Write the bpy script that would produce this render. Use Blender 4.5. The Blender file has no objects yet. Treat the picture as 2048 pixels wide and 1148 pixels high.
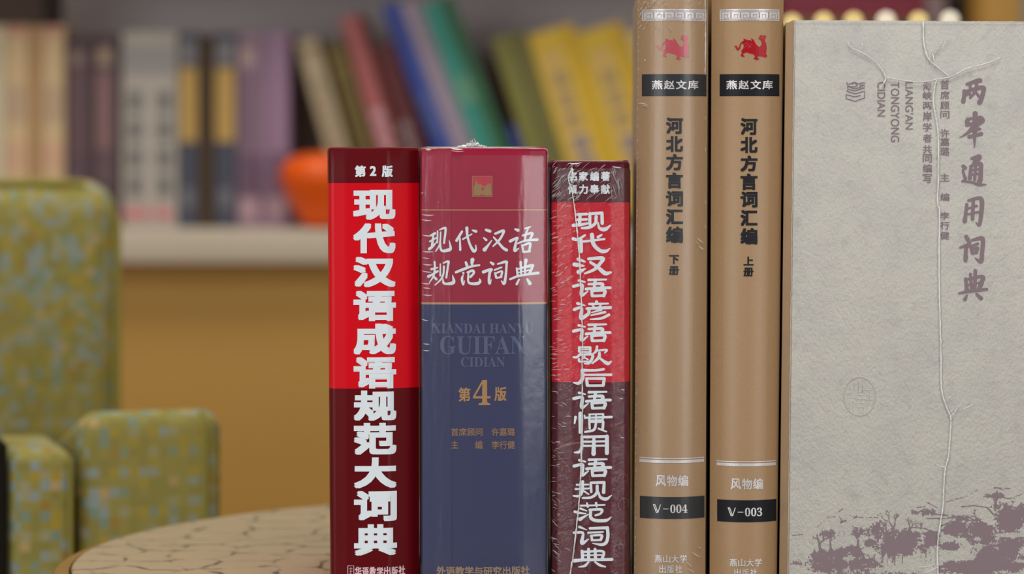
import bpy, bmesh, math, random
import numpy as np
from mathutils import Vector

random.seed(7)
rng = np.random.default_rng(11)
scene = bpy.context.scene
COL = scene.collection

# ------------------------------------------------------------------ camera, world, lights
TABLE_Z = 0.60                 # table top height
PPM = 4300.0                   # pixels per metre in the plane of the book spines (world y = 0)
FPX = 6000.0                   # focal length in pixels of the 2048 px wide frame
D0 = FPX / PPM                 # camera to spines
CAM_Z = TABLE_Z + 0.0003 + (1190 - 330) / PPM

cam_d = bpy.data.cameras.new('camera')
cam = bpy.data.objects.new('camera', cam_d)
COL.objects.link(cam)
cam.location = (0, -D0, CAM_Z)
cam.rotation_euler = (math.radians(90), 0, 0)
cam_d.sensor_width = 36
cam_d.lens = FPX * 36 / 2048
cam_d.shift_y = -(574 - 330) / 2048
cam_d.clip_start = 0.05
cam_d.dof.use_dof = True
cam_d.dof.focus_distance = D0 + 0.002
cam_d.dof.aperture_fstop = 6.6
scene.camera = cam

scene.view_settings.view_transform = 'Standard'
scene.view_settings.look = 'None'
scene.view_settings.gamma = 1
scene.view_settings.use_curve_mapping = False
scene.view_settings.exposure = 0.22

world = bpy.data.worlds.new('world')
scene.world = world
world.use_nodes = True
world.node_tree.nodes['Background'].inputs[0].default_value = (0.93, 0.97, 1.0, 1)
world.node_tree.nodes['Background'].inputs[1].default_value = 0.30


def area(name, loc, target, sx, sy, power, color):
    d = bpy.data.lights.new(name, 'AREA')
    d.shape = 'RECTANGLE'; d.size = sx; d.size_y = sy; d.energy = power; d.color = color
    o = bpy.data.objects.new(name, d); COL.objects.link(o)
    o.location = loc
    o.rotation_euler = (Vector(target) - Vector(loc)).to_track_quat('-Z', 'Y').to_euler()
    return o


area('window_light_left', (-1.6, -2.45, 1.15), (0, 0, 0.75), 1.3, 1.5, 21, (0.95, 0.98, 1.0))
area('window_light_right', (1.75, -2.3, 1.15), (0.1, 0, 0.75), 1.0, 1.3, 17, (0.96, 0.98, 1.0))
area('ceiling_panel_front', (0.0, -0.9, 2.66), (0.0, -0.85, 0), 1.2, 0.6, 20, (1.0, 0.97, 0.93))
area('bookcase_fill_light', (-0.3, 0.9, 2.66), (-0.3, 0.95, 0), 1.2, 0.5, 18, (1.0, 0.95, 0.88))  # added lamp that brightens the bookcase

# ------------------------------------------------------------------ materials


def lin(c):
    return tuple((v / 255 / 12.92) if v / 255 <= 0.04045 else ((v / 255 + 0.055) / 1.055) ** 2.4 for v in c)


class NT:
    def __init__(self, name):
        self.m = bpy.data.materials.new(name); self.m.use_nodes = True
        self.t = self.m.node_tree; self.b = self.t.nodes['Principled BSDF']
        self.out = self.t.nodes['Material Output']

    def n(self, typ, **kw):
        nd = self.t.nodes.new(typ)
        for k, v in kw.items(): setattr(nd, k, v)
        return nd

    def l(self, a, b): self.t.links.new(a, b)

    def math(self, op, a, b=None):
        nd = self.n('ShaderNodeMath', operation=op)
        for i, v in enumerate((a, b)):
            if v is None: continue
            if isinstance(v, (int, float)): nd.inputs[i].default_value = v
            else: self.l(v, nd.inputs[i])
        return nd.outputs[0]

    def mix(self, fac, a, b):
        nd = self.n('ShaderNodeMix', data_type='RGBA')
        for s, v in ((nd.inputs[0], fac), (nd.inputs[6], a), (nd.inputs[7], b)):
            if isinstance(v, (int, float)): s.default_value = v
            elif isinstance(v, tuple): s.default_value = (*v[:3], 1)
            else: self.l(v, s)
        return nd.outputs[2]

    def noise(self, scale, detail=3, vec=None, rough=0.5):
        nd = self.n('ShaderNodeTexNoise'); nd.inputs['Scale'].default_value = scale
        nd.inputs['Detail'].default_value = detail; nd.inputs['Roughness'].default_value = rough
        if vec is not None: self.l(vec, nd.inputs['Vector'])
        return nd.outputs['Fac']

    def coords(self, scale=(1, 1, 1), kind='Object', rot=(0, 0, 0)):
        tc = self.n('ShaderNodeTexCoord'); mp = self.n('ShaderNodeMapping')
        mp.inputs['Scale'].default_value = scale; mp.inputs['Rotation'].default_value = rot
        self.l(tc.outputs[kind], mp.inputs['Vector'])
        return mp.outputs[0]

    def ramp(self, fac, stops, interp='LINEAR'):
        nd = self.n('ShaderNodeValToRGB'); cr = nd.color_ramp; cr.interpolation = interp
        while len(cr.elements) > 1: cr.elements.remove(cr.elements[-1])
        cr.elements[0].position = stops[0][0]; cr.elements[0].color = (*stops[0][1], 1)
        for p, c in stops[1:]:
            e = cr.elements.new(p); e.color = (*c, 1)
        self.l(fac, nd.inputs[0])
        return nd.outputs[0]

    def bump(self, h, strength, dist):
        nd = self.n('ShaderNodeBump'); nd.inputs['Strength'].default_value = strength
        nd.inputs['Distance'].default_value = dist
        self.l(h, nd.inputs['Height'])
        return nd.outputs[0]


def plain(name, rgb, rough=0.5, spec=0.4, metal=0.0, var=0.0, vscale=40, k=1.0):
    n = NT(name)
    c = tuple(min(0.95, v * k) for v in lin(rgb))
    n.b.inputs['Base Color'].default_value = (*c, 1)
    n.b.inputs['Roughness'].default_value = rough
    n.b.inputs['Specular IOR Level'].default_value = spec
    n.b.inputs['Metallic'].default_value = metal
    if var:
        f = n.noise(vscale, 4, n.coords())
        n.l(n.mix(f, tuple(v * (1 - var) for v in c), tuple(min(.95, v * (1 + var)) for v in c)), n.b.inputs['Base Color'])
    return n.m


def film_mat(name, bump_nodes, gloss=1.0, haze=0.03, rough=0.1):
    n = NT(name)
    n.t.nodes.remove(n.b)
    tr = n.n('ShaderNodeBsdfTransparent'); gl = n.n('ShaderNodeBsdfGlossy'); df = n.n('ShaderNodeBsdfDiffuse')
    gl.inputs['Roughness'].default_value = rough
    df.inputs['Color'].default_value = (0.8, 0.82, 0.86, 1)
    lw = n.n('ShaderNodeLayerWeight'); lw.inputs['Blend'].default_value = 0.5
    n.l(bump_nodes(n), gl.inputs['Normal'])
    fr = n.math('ADD', n.math('MULTIPLY', n.math('POWER', lw.outputs['Facing'], 5.0), 0.9), 0.045)
    m1 = n.n('ShaderNodeMixShader'); m1.inputs[0].default_value = haze
    n.l(tr.outputs[0], m1.inputs[1]); n.l(df.outputs[0], m1.inputs[2])
    m2 = n.n('ShaderNodeMixShader')
    n.l(n.math('MULTIPLY', fr, gloss), m2.inputs[0])
    n.l(m1.outputs[0], m2.inputs[1]); n.l(gl.outputs[0], m2.inputs[2])
    n.l(m2.outputs[0], n.out.inputs['Surface'])
    return n.m


def crease_mat(name, opacity):  # white colour paints the glint of light on creased film
    n = NT(name)
    n.t.nodes.remove(n.b)
    tr = n.n('ShaderNodeBsdfTransparent'); gl = n.n('ShaderNodeBsdfGlossy'); df = n.n('ShaderNodeBsdfDiffuse')
    gl.inputs['Roughness'].default_value = 0.3
    df.inputs['Color'].default_value = (0.93, 0.95, 0.97, 1)
    m0 = n.n('ShaderNodeMixShader'); m0.inputs[0].default_value = 0.25
    n.l(df.outputs[0], m0.inputs[1]); n.l(gl.outputs[0], m0.inputs[2])
    m1 = n.n('ShaderNodeMixShader'); m1.inputs[0].default_value = opacity
    n.l(tr.outputs[0], m1.inputs[1]); n.l(m0.outputs[0], m1.inputs[2])
    n.l(m1.outputs[0], n.out.inputs['Surface'])
    return n.m


K = 1.12          # photograph colour -> albedo for the front row
WHITE_INK = plain('white ink', (216, 225, 234), 0.45, 0.3, k=1.1)
BLACK_INK = plain('black foil', (38, 39, 44), 0.45, 0.15)
SILVER_INK = plain('silver foil', (212, 208, 210), 0.35, 0.5, 0.25, 0.2, 900)
GOLD_INK = plain('gold foil', (176, 132, 84), 0.4, 0.5, 0.15)
FAINT_INK = plain('faint slate ink', (84, 92, 126), 0.5, 0.2)
MAUVE_INK = plain('mauve ink', (134, 116, 124), 0.7, 0.2, k=1.05)
RED_FOIL = plain('red foil', (166, 8, 28), 0.35, 0.2, k=1.05)
PINK_FOIL = plain('pink foil', (188, 60, 78), 0.35, 0.5)
PAPER = plain('book paper', (214, 200, 172), 0.8, 0.2, var=0.12, vscale=300)
CREASE_GLINT = crease_mat('creased film glint', 0.6)
CREASE_GLINT_SOFT = crease_mat('soft creased film glint', 0.42)
SEAM = crease_mat('film seam', 0.75)


def cloth_mat():
    n = NT('tan book cloth')
    base = lin((163, 131, 95))
    base = tuple(v * 1.0 for v in base)
    v = n.coords()
    s = n.n('ShaderNodeSeparateXYZ'); n.l(v, s.inputs[0])
    wx = n.math('SINE', n.math('MULTIPLY', s.outputs[0], 2 * math.pi / 0.00085))
    wz = n.math('SINE', n.math('MULTIPLY', s.outputs[2], 2 * math.pi / 0.00085))
    w = n.math('ADD', n.math('MULTIPLY', n.math('MULTIPLY', wx, wz), 0.5), 0.5)
    nz = n.noise(900, 2, v)
    f = n.math('ADD', n.math('MULTIPLY', w, 0.6), n.math('MULTIPLY', nz, 0.4))
    n.l(n.mix(f, tuple(x * 0.78 for x in base), tuple(x * 1.2 for x in base)), n.b.inputs['Base Color'])
    n.b.inputs['Roughness'].default_value = 0.42
    n.b.inputs['Specular IOR Level'].default_value = 0.6
    n.l(n.bump(f, 0.25, 0.0002), n.b.inputs['Normal'])
    return n.m


CLOTH = cloth_mat()


def paper_mat():
    n = NT('felt paper')
    v = n.coords()
    a = n.noise(900, 3, n.coords((1, 1, 0.6)), 0.6)
    b = n.noise(38, 5, v, 0.62)
    c = n.noise(160, 4, v, 0.6)
    base = lin((206, 204, 197))
    col = n.mix(n.ramp(b, [(0.42, (0, 0, 0)), (0.72, (1, 1, 1))]), base, lin((194, 192, 189)))
    col2 = n.mix(n.ramp(c, [(0.55, (0, 0, 0)), (0.8, (0.55, 0.55, 0.55))]), col, lin((172, 170, 170)))
    n.l(col2, n.b.inputs['Base Color'])
    n.b.inputs['Roughness'].default_value = 0.85
    n.b.inputs['Specular IOR Level'].default_value = 0.15
    n.l(n.bump(n.math('ADD', a, n.math('MULTIPLY', c, 0.5)), 0.7, 0.0011), n.b.inputs['Normal'])
    return n.m


FELT = paper_mat()

# ------------------------------------------------------------------ mesh helpers


def link(name, me, parent=None):
    o = bpy.data.objects.new(name, me); COL.objects.link(o)
    if parent is not None: o.parent = parent
    return o


def mesh(name, vs, fs, mats, parent=None, mi=None, smooth=None, loc=None):
    me = bpy.data.meshes.new(name)
    me.from_pydata([tuple(v) for v in vs], [], fs)
    for m in (mats if isinstance(mats, (list, tuple)) else [mats]): me.materials.append(m)
    if mi is not None: me.polygons.foreach_set('material_index', mi)
    if smooth is not None:
        me.polygons.foreach_set('use_smooth', [True] * len(me.polygons))
        me.set_sharp_from_angle(angle=math.radians(smooth))
    me.update()
    o = link(name, me, parent)
    if loc is not None: o.location = loc
    return o


def empty(name, loc, label, cat, group=None, rot=(0, 0, 0)):
    o = bpy.data.objects.new(name, None); COL.objects.link(o)
    o.empty_display_size = 0.02
    o.location = loc; o.rotation_euler = rot
    tag(o, label, cat, group)
    return o


def tag(o, label, cat, group=None):
    o['label'] = label; o['category'] = cat
    if group: o['group'] = group


def struct(o):
    o['kind'] = 'structure'
    return o


class MB:
    def __init__(self): self.v = []; self.f = []; self.mi = []

    def add(self, vs, fs, mi=0):
        b = len(self.v); self.v += [tuple(v) for v in vs]
        self.f += [tuple(i + b for i in f) for f in fs]; self.mi += [mi] * len(fs)
        return self

    def box(self, x0, x1, y0, y1, z0, z1, mi=0):
        vs = [(x, y, z) for z in (z0, z1) for y in (y0, y1) for x in (x0, x1)]
        return self.add(vs, [(0, 2, 3, 1), (4, 5, 7, 6), (0, 1, 5, 4), (2, 6, 7, 3), (0, 4, 6, 2), (1, 3, 7, 5)], mi)

    def lathe(self, prof, n=64, mi=0, cx=0, cy=0):
        vs = []; fs = []
        for r, z in prof:
            for k in range(n):
                a = 2 * math.pi * k / n; vs.append((cx + r * math.cos(a), cy + r * math.sin(a), z))
        for i in range(len(prof) - 1):
            for k in range(n):
                k2 = (k + 1) % n
                fs.append((i * n + k, i * n + k2, (i + 1) * n + k2, (i + 1) * n + k))
        fs.append(tuple(range(n - 1, -1, -1))); fs.append(tuple((len(prof) - 1) * n + k for k in range(n)))
        return self.add(vs, fs, mi)

    def tube(self, pts, r, n=8, mi=0):
        pts = [Vector(p) for p in pts]; rs = r if isinstance(r, (list, tuple)) else [r] * len(pts)
        vs = []; fs = []
        for i, p in enumerate(pts):
            t = (pts[min(i + 1, len(pts) - 1)] - pts[max(i - 1, 0)]).normalized()
            u = t.cross(Vector((0.13, 0.97, 0.2))).normalized(); w = t.cross(u)
            for k in range(n):
                a = 2 * math.pi * k / n; vs.append(p + (u * math.cos(a) + w * math.sin(a)) * rs[i])
        for i in range(len(pts) - 1):
            for k in range(n):
                k2 = (k + 1) % n; fs.append((i * n + k, i * n + k2, (i + 1) * n + k2, (i + 1) * n + k))
        fs.append(tuple(range(n - 1, -1, -1))); fs.append(tuple((len(pts) - 1) * n + k for k in range(n)))
        return self.add(vs, fs, mi)

    def build(self, name, mats, parent=None, smooth=None, bevel=0.0, seg=2, uv=False, taper=None, loc=None):
        me = bpy.data.meshes.new(name)
        me.from_pydata(self.v, [], self.f)
        for m in (mats if isinstance(mats, (list, tuple)) else [mats]): me.materials.append(m)
        me.polygons.foreach_set('material_index', self.mi)
        bm = bmesh.new(); bm.from_mesh(me)
        bmesh.ops.recalc_face_normals(bm, faces=bm.faces)
        if bevel:
            bmesh.ops.bevel(bm, geom=bm.edges[:], offset=bevel, segments=seg, profile=0.5, affect='EDGES', clamp_overlap=True)
        if taper:
            for v in bm.verts: v.co = taper(v.co)
        if uv:
            ly = bm.loops.layers.uv.new('UVMap')
            bm.normal_update()
            for f in bm.faces:
                a = max(range(3), key=lambda i: abs(f.normal[i]))
                i, j = [(1, 2), (0, 2), (0, 1)][a]
                for lp in f.loops: lp[ly].uv = (lp.vert.co[i] + 0.37 * a, lp.vert.co[j])
        bm.to_mesh(me); bm.free()
        if smooth is not None:
            me.polygons.foreach_set('use_smooth', [True] * len(me.polygons))
            me.set_sharp_from_angle(angle=math.radians(smooth))
        o = link(name, me, parent)
        if loc is not None: o.location = loc
        return o


# ------------------------------------------------------------------ lettering
_glyphs = {}


def glyph(s, res=5):
    if (s, res) not in _glyphs:
        c = bpy.data.curves.new('type', 'FONT'); c.body = s; c.resolution_u = res
        o = bpy.data.objects.new('type', c); COL.objects.link(o)
        dg = bpy.context.evaluated_depsgraph_get(); dg.update()
        me = o.evaluated_get(dg).to_mesh()
        vs = np.array([v.co[:2] for v in me.vertices]); fs = [tuple(p.vertices) for p in me.polygons]
        o.evaluated_get(dg).to_mesh_clear()
        bpy.data.objects.remove(o); bpy.data.curves.remove(c)
        _glyphs[(s, res)] = (vs, fs)
    return _glyphs[(s, res)]


def serif(s):
    r = ''
    for ch in s:
        if 'A' <= ch <= 'Z': r += chr(0x1D400 + ord(ch) - 65)
        elif '0' <= ch <= '9': r += chr(0x1D7CE + ord(ch) - 48)
        else: r += ch
    return r


def spline(pts, sub=8):
    P = np.array(pts, float)
    if len(P) == 2:
        t = np.linspace(0, 1, 4)[:, None]; return P[0] * (1 - t) + P[1] * t
    Q = np.vstack([2 * P[0] - P[1], P, 2 * P[-1] - P[-2]]); out = []
    for i in range(1, len(Q) - 2):
        p0, p1, p2, p3 = Q[i - 1:i + 3]
        for t in np.linspace(0, 1, sub, endpoint=False):
            out.append(0.5 * (2 * p1 + (p2 - p0) * t + (2 * p0 - 5 * p1 + 4 * p2 - p3) * t * t + (3 * p1 - p0 - 3 * p2 + p3) * t ** 3))
    out.append(Q[-2])
    return np.array(out)


class Print:
    """Flat shapes in the pixel frame of the photograph, laid on one book's surface as one mesh."""

    def __init__(self): self.v = []; self.f = []; self.layer = 0

    def add(self, vs, fs, run=0.0):
        # every piece lies a hair above the one before, so that overlapping pieces never share a plane
        self.layer = (self.layer + 1) % 48; z = self.layer * 2.2e-6
        b = len(self.v); self.v += [(v[0], v[1], z + run * i) for i, v in enumerate(vs)]; self.f += [tuple(i + b for i in f) for f in fs]
        return self

    def text(self, s, x0, y0, x1, y1, bold=0.0, turn=False, res=5):
        vs, fs = glyph(s, res); p = vs.copy()
        if turn: p = np.stack([p[:, 1], -p[:, 0]], 1)
        lo, hi = p.min(0), p.max(0)
        q = (p - lo) / np.maximum(hi - lo, 1e-6)
        x0, y0, x1, y1 = x0 + bold, y0 + bold, x1 - bold, y1 - bold
        P = np.stack([x0 + q[:, 0] * (x1 - x0), y1 - q[:, 1] * (y1 - y0)], 1)
        offs = [(0, 0)] if not bold else [(a * bold, b * bold) for a in (-1, 0, 1) for b in (-1, 0, 1)]
        for a, b in offs: self.add(P + (a, b), fs)
        return self

    def column(self, s, x0, x1, rows, bold=0.0, res=4):
        for ch, (a, b) in zip(s, rows): self.text(ch, x0, a, x1, b, bold, False, res)
        return self

    def poly(self, pts):
        from mathutils.geometry import tessellate_polygon
        tr = tessellate_polygon([[Vector((x, y, 0)) for x, y in pts]])
        return self.add(pts, tr)

    def rect(self, x0, y0, x1, y1):
        return self.add([(x0, y0), (x1, y0), (x1, y1), (x0, y1)], [(0, 1, 2, 3)])

    def stroke(self, pts, smooth=True, sc=1.0, ox=0.0, oy=0.0, wk=1.0):
        P = np.array(pts, float)
        S = spline(P) if smooth else P
        S = S.copy(); S[:, 2] = np.maximum(S[:, 2], P[:, 2].min()) * wk
        S /= sc; S[:, 0] += ox; S[:, 1] += oy
        n = len(S); vs = []
        T = np.gradient(S[:, :2], axis=0); T /= np.maximum(np.hypot(T[:, 0], T[:, 1])[:, None], 1e-6)
        for (x, y, w), (tx, ty) in zip(S, T):
            vs += [(x - ty * w / 2, y + tx * w / 2), (x + ty * w / 2, y - tx * w / 2)]
        self.add(vs, [(2 * i, 2 * i + 1, 2 * i + 3, 2 * i + 2) for i in range(n - 1)], 4e-8)
        for x, y, w in (S if smooth else S[[0, -1]]) if n < 12 else S[::3].tolist() + [S[-1].tolist()]:
            self.disc(x, y, w / 2, w / 2, 10)
        return self

    def disc(self, x, y, rx, ry, n=20):
        return self.add([(x + rx * math.cos(2 * math.pi * k / n), y + ry * math.sin(2 * math.pi * k / n)) for k in range(n)], [tuple(range(n))])

    def glyph_strokes(self, text, sc, ox, oy, wk=1.0):
        """one stroke per line part: 'x,y,w x,y,w ; ...' in a magnified view of the photograph"""
        for st in text.split(';'):
            pts = [tuple(float(a) for a in p.split(',')) for p in st.split()]
            if len(pts) > 1: self.stroke(pts, True, sc, ox, oy, wk)
        return self

    def build(self, name, mat, parent, surf, off=0.00015, step=6.0, label=None):
        bm = bmesh.new()
        vv = [bm.verts.new(v) for v in self.v]
        for f in self.f:
            if len(set(f)) == len(f):
                try: bm.faces.new([vv[i] for i in f])
                except ValueError: pass
        if step:
            xs = [v.co.x for v in bm.verts]
            x = math.floor(min(xs) / step) * step + step
            while x < max(xs):
                bmesh.ops.bisect_plane(bm, geom=bm.verts[:] + bm.edges[:] + bm.faces[:], dist=1e-5, plane_co=(x, 0, 0), plane_no=(1, 0, 0))
                x += step
        for v in bm.verts: v.co = surf(v.co.x, v.co.y, off + v.co.z)
        bm.normal_update()
        for f in bm.faces:
            if f.normal.y > 0: f.normal_flip()
        me = bpy.data.meshes.new(name); bm.to_mesh(me); bm.free()
        me.materials.append(mat)
        o = link(name, me, parent)
        if label: o['label'] = label
        return o


# ------------------------------------------------------------------ the books in front
class Book:
    TH = 0.0022

    def __init__(self, label, top, bot, py_top, prof, depth, ang, group=None, y=0.0, cat='book'):
        # top, bot: pixel columns of the spine edges at its top and at the bottom of the frame
        (a, b), (c, d) = top, bot
        k = (1190 - py_top) / (1148 - py_top)
        self.xl = ((a + (c - a) * k - 1024) / PPM, (a - 1024) / PPM)     # at the foot, at the top
        self.xr = ((b + (d - b) * k - 1024) / PPM, (b - 1024) / PPM)
        self.H = (1190 - py_top) / PPM
        self.Xc = (sum(self.xl) + sum(self.xr)) / 4
        self.prof = [(t, v / 1000) for t, v in prof]; self.D = depth
        self.root = empty('dictionary' if cat == 'dictionary' else 'book', (self.Xc, y, TABLE_Z + .0003), label, cat, group, (0, 0, -math.radians(ang)))

    def ch(self, z):
        t = min(max(z / self.H, 0), 1)
        l = self.xl[0] + (self.xl[1] - self.xl[0]) * t - self.Xc; r = self.xr[0] + (self.xr[1] - self.xr[0]) * t - self.Xc
        return (l + r) / 2, (r - l) / 2

    def py(self, t):
        ts = [p[0] for p in self.prof]; ys = [p[1] for p in self.prof]
        return float(np.interp(t, ts, ys))

    def surf(self, px, py, off):
        z = (1190 - py) / PPM; x = (px - 1024) / PPM - self.Xc
        c, h = self.ch(z)
        return Vector((x, self.py((x - c) / h) - off, z))

    def ring(self, z, e, inner=False, ts=None, D=None):
        c, h = self.ch(z); th = self.TH if inner else 0.0
        hh = h - e - th; D = self.D if D is None else D
        r = [(c - hh, D, z)]
        for t in ts: r.append((c + t * hh, self.py(t) + e + th, z))
        r.append((c + hh, D, z))
        return r

    def cover(self, bands, mats, left=None):
        """bands: [(pixel row where the band starts, material slot)] from the top down; left: slot of the left board"""
        ts = sorted(set(list(np.linspace(-1, 1, 41)) + [p[0] for p in self.prof]))
        lv = [(0, .0006), (.0008, 0)] + [((1190 - p) / PPM, 0) for p, _ in bands[::-1] if 0.001 < (1190 - p) / PPM < self.H - .003]
        lv += [(self.H - .0016, 0), (self.H - .0005, .0005), (self.H, .0016)]
        mb = MB(); n = len(ts) + 2
        outs = [self.ring(z, e, False, ts) for z, e in lv]; ins = [self.ring(z, 0, True, ts) for z, e in lv]
        vs = [p for r in outs for p in r] + [p for r in ins for p in r]; o2 = len(lv) * n
        fs = []; mi = []
        for k in range(len(lv) - 1):
            pm = 1190 - (lv[k][0] + lv[k + 1][0]) / 2 * PPM
            m = 0
            for p, s in bands:
                if pm >= p: m = s
            for i in range(n - 1):
                a = k * n + i
                fs.append((a, a + 1, a + n + 1, a + n)); mi.append(left[m] if (left and i == 0) else m)
                fs.append((o2 + a, o2 + a + n, o2 + a + n + 1, o2 + a + 1)); mi.append(m)
            for i in (0, n - 1):
                a = k * n + i; fs.append((a, a + n, o2 + a + n, o2 + a)); mi.append(m)
        for k in (0, len(lv) - 1):
            for i in range(n - 1):
                a = k * n + i; fs.append((a, a + 1, o2 + a + 1, o2 + a)); mi.append(mi[0] if k == 0 else mi[-5])
        o = mesh('cover', vs, fs, mats, self.root, mi)
        bm = bmesh.new(); bm.from_mesh(o.data); bmesh.ops.recalc_face_normals(bm, faces=bm.faces); bm.to_mesh(o.data); bm.free()
        o.data.polygons.foreach_set('use_smooth', [True] * len(o.data.polygons)); o.data.set_sharp_from_angle(angle=math.radians(28))
        c0, h0 = self.ch(0); c1, h1 = self.ch(self.H)
        ym = max(p[1] for p in self.prof) + self.TH + .001
        x0 = max(c0 - h0, c1 - h1) + self.TH + .0004; x1 = min(c0 + h0, c1 + h1) - self.TH - .0004
        MB().box(x0, x1, ym, self.D - .004, .003, self.H - .004).build('page_block', PAPER, self.root)
        return o

    def wrap(self, mat, off=0.0003, fold=None):
        ts = np.linspace(-1, 1, 61); zs = np.linspace(0.0005, self.H + off, 40)
        vs = []; fs = []; n = len(ts) + 2
        for z in zs:
            c, h = self.ch(z); h2 = h + off
            top = max(0.0, z - self.H + .0015)
            r = [(c - h2 + top * .6, min(self.D, 0.06), z)]
            for t in ts:
                f = fold(t) if fold else 0.0
                r.append((c + t * (h2 - top * .6), self.py(t) - off - f + top * .8, z))
            r.append((c + h2 - top * .6, min(self.D, 0.06), z))
            vs += r
        for k in range(len(zs) - 1):
            for i in range(n - 1):
                a = k * n + i; fs.append((a, a + 1, a + n + 1, a + n))
        last = (len(zs) - 1) * n
        fs.append(tuple(last + i for i in range(n)))
        return mesh('shrink_wrap', vs, fs, mat, self.root, smooth=25)


def ridges(name, items, book_surf, parent, mat, base=0.0004, height=0.0005):
    """Creases standing up from the film: (px, py, length px, angle deg, width px)"""
    mb = MB()
    for (x, y, L, a, w) in items:
        a = math.radians(a); dx, dy = math.cos(a), math.sin(a); rows = []
        n = 6
        for i in range(n + 1):
            u = i / n; s = max(math.sin(math.pi * u) ** 0.8, 0.04)
            cx, cy = x + dx * L * (u - .5), y + dy * L * (u - .5) + 0.06 * L * math.sin(math.pi * u) * (1 if w > 2 else -1)
            ww = w * s / 2
            rows += [book_surf(cx - dy * ww, cy + dx * ww, base), book_surf(cx, cy, base + height * s), book_surf(cx + dy * ww, cy - dx * ww, base)]
        fs = []
        for i in range(n):
            for j in (0, 1): fs.append((3 * i + j, 3 * i + j + 1, 3 * i + j + 4, 3 * i + j + 3))
        mb.add(rows, fs)
    o = mesh(name, mb.v, mb.f, mat, parent, smooth=60); o['kind'] = 'stuff'
    return o


def seam_and_glint(mb, pts, surf, r=0.0003, off=0.0006, jit=0.6, sub=6):
    P = spline([(x, y, 1) for x, y in pts], sub)
    v = []; rs = []
    for i, (x, y, _) in enumerate(P):
        j = (random.random() - .5) * jit
        v.append(surf(x + j, y + (random.random() - .5) * jit, off))
        rs.append(r * random.uniform(0.55, 1.35))
    rs[0] = rs[-1] = r * .3
    mb.tube(v, rs, 6)


# ---- 1: red idiom dictionary
B1_DARK = plain('dark maroon cover', (94, 4, 14), 0.3, 0.16, k=1.0)
B1_RED = plain('bright red cover', (200, 4, 24), 0.3, 0.16, k=1.15)
b1 = Book('thick red and maroon dictionary, leftmost of the six upright books, big white spine title', (654, 837.5), (659.5, 838.5), 294,
          [(-1, 5), (-.97, 2.2), (-.9, 1.3), (-.6, .4), (0, 0), (.3, .5), (.355, .9), (1, 7.5)], .145, -2.9, y=.003)
b1.cover([(294, 0), (366, 1), (778, 0)], [B1_DARK, B1_RED], left={0: 1, 1: 1})
rows1 = [(380, 440), (447, 507), (514, 575), (582, 643), (648, 710), (715, 778), (782, 843), (847, 911), (916, 978), (983, 1044), (1050, 1113)]
pr = Print()
for i, (ch, (a, b)) in enumerate(zip('现代汉语成语规范大词典', rows1)):
    pr.text(ch, 705.5 + .2 * i, a, 790.5 + .3 * i, b, 3.1, False, 4)
pr.build('title_lettering', WHITE_INK, b1.root, b1.surf)
Print().text('第', 709, 331, 731, 354, .9).text('2', 739, 332, 752, 352, .9).text('版', 763, 331, 785, 354, .9).build('edition_lettering', WHITE_INK, b1.root, b1.surf)
pr = Print()
for i, ch in enumerate('华语教学出版社'): pr.text(ch, 709 + i * 14.6, 1135 + (i % 2), 722.5 + i * 14.6, 1154 + (i % 3), .5)
pr.stroke([(695, 1133, 1.2), (707, 1133, 1.2), (707, 1156, 1.2), (695, 1156, 1.2), (695, 1133, 1.2)], False)
pr.stroke([(698, 1139, 1), (704, 1139, 1)], False).stroke([(698, 1144, 1), (704, 1144, 1)], False).stroke([(699, 1148, 1), (703, 1154, 1)], False).stroke([(701, 1136, 1), (701, 1154, 1)], False)
pr.build('publisher_lettering', plain('pale rose ink', (225, 190, 198), .5), b1.root, b1.surf)

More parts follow.
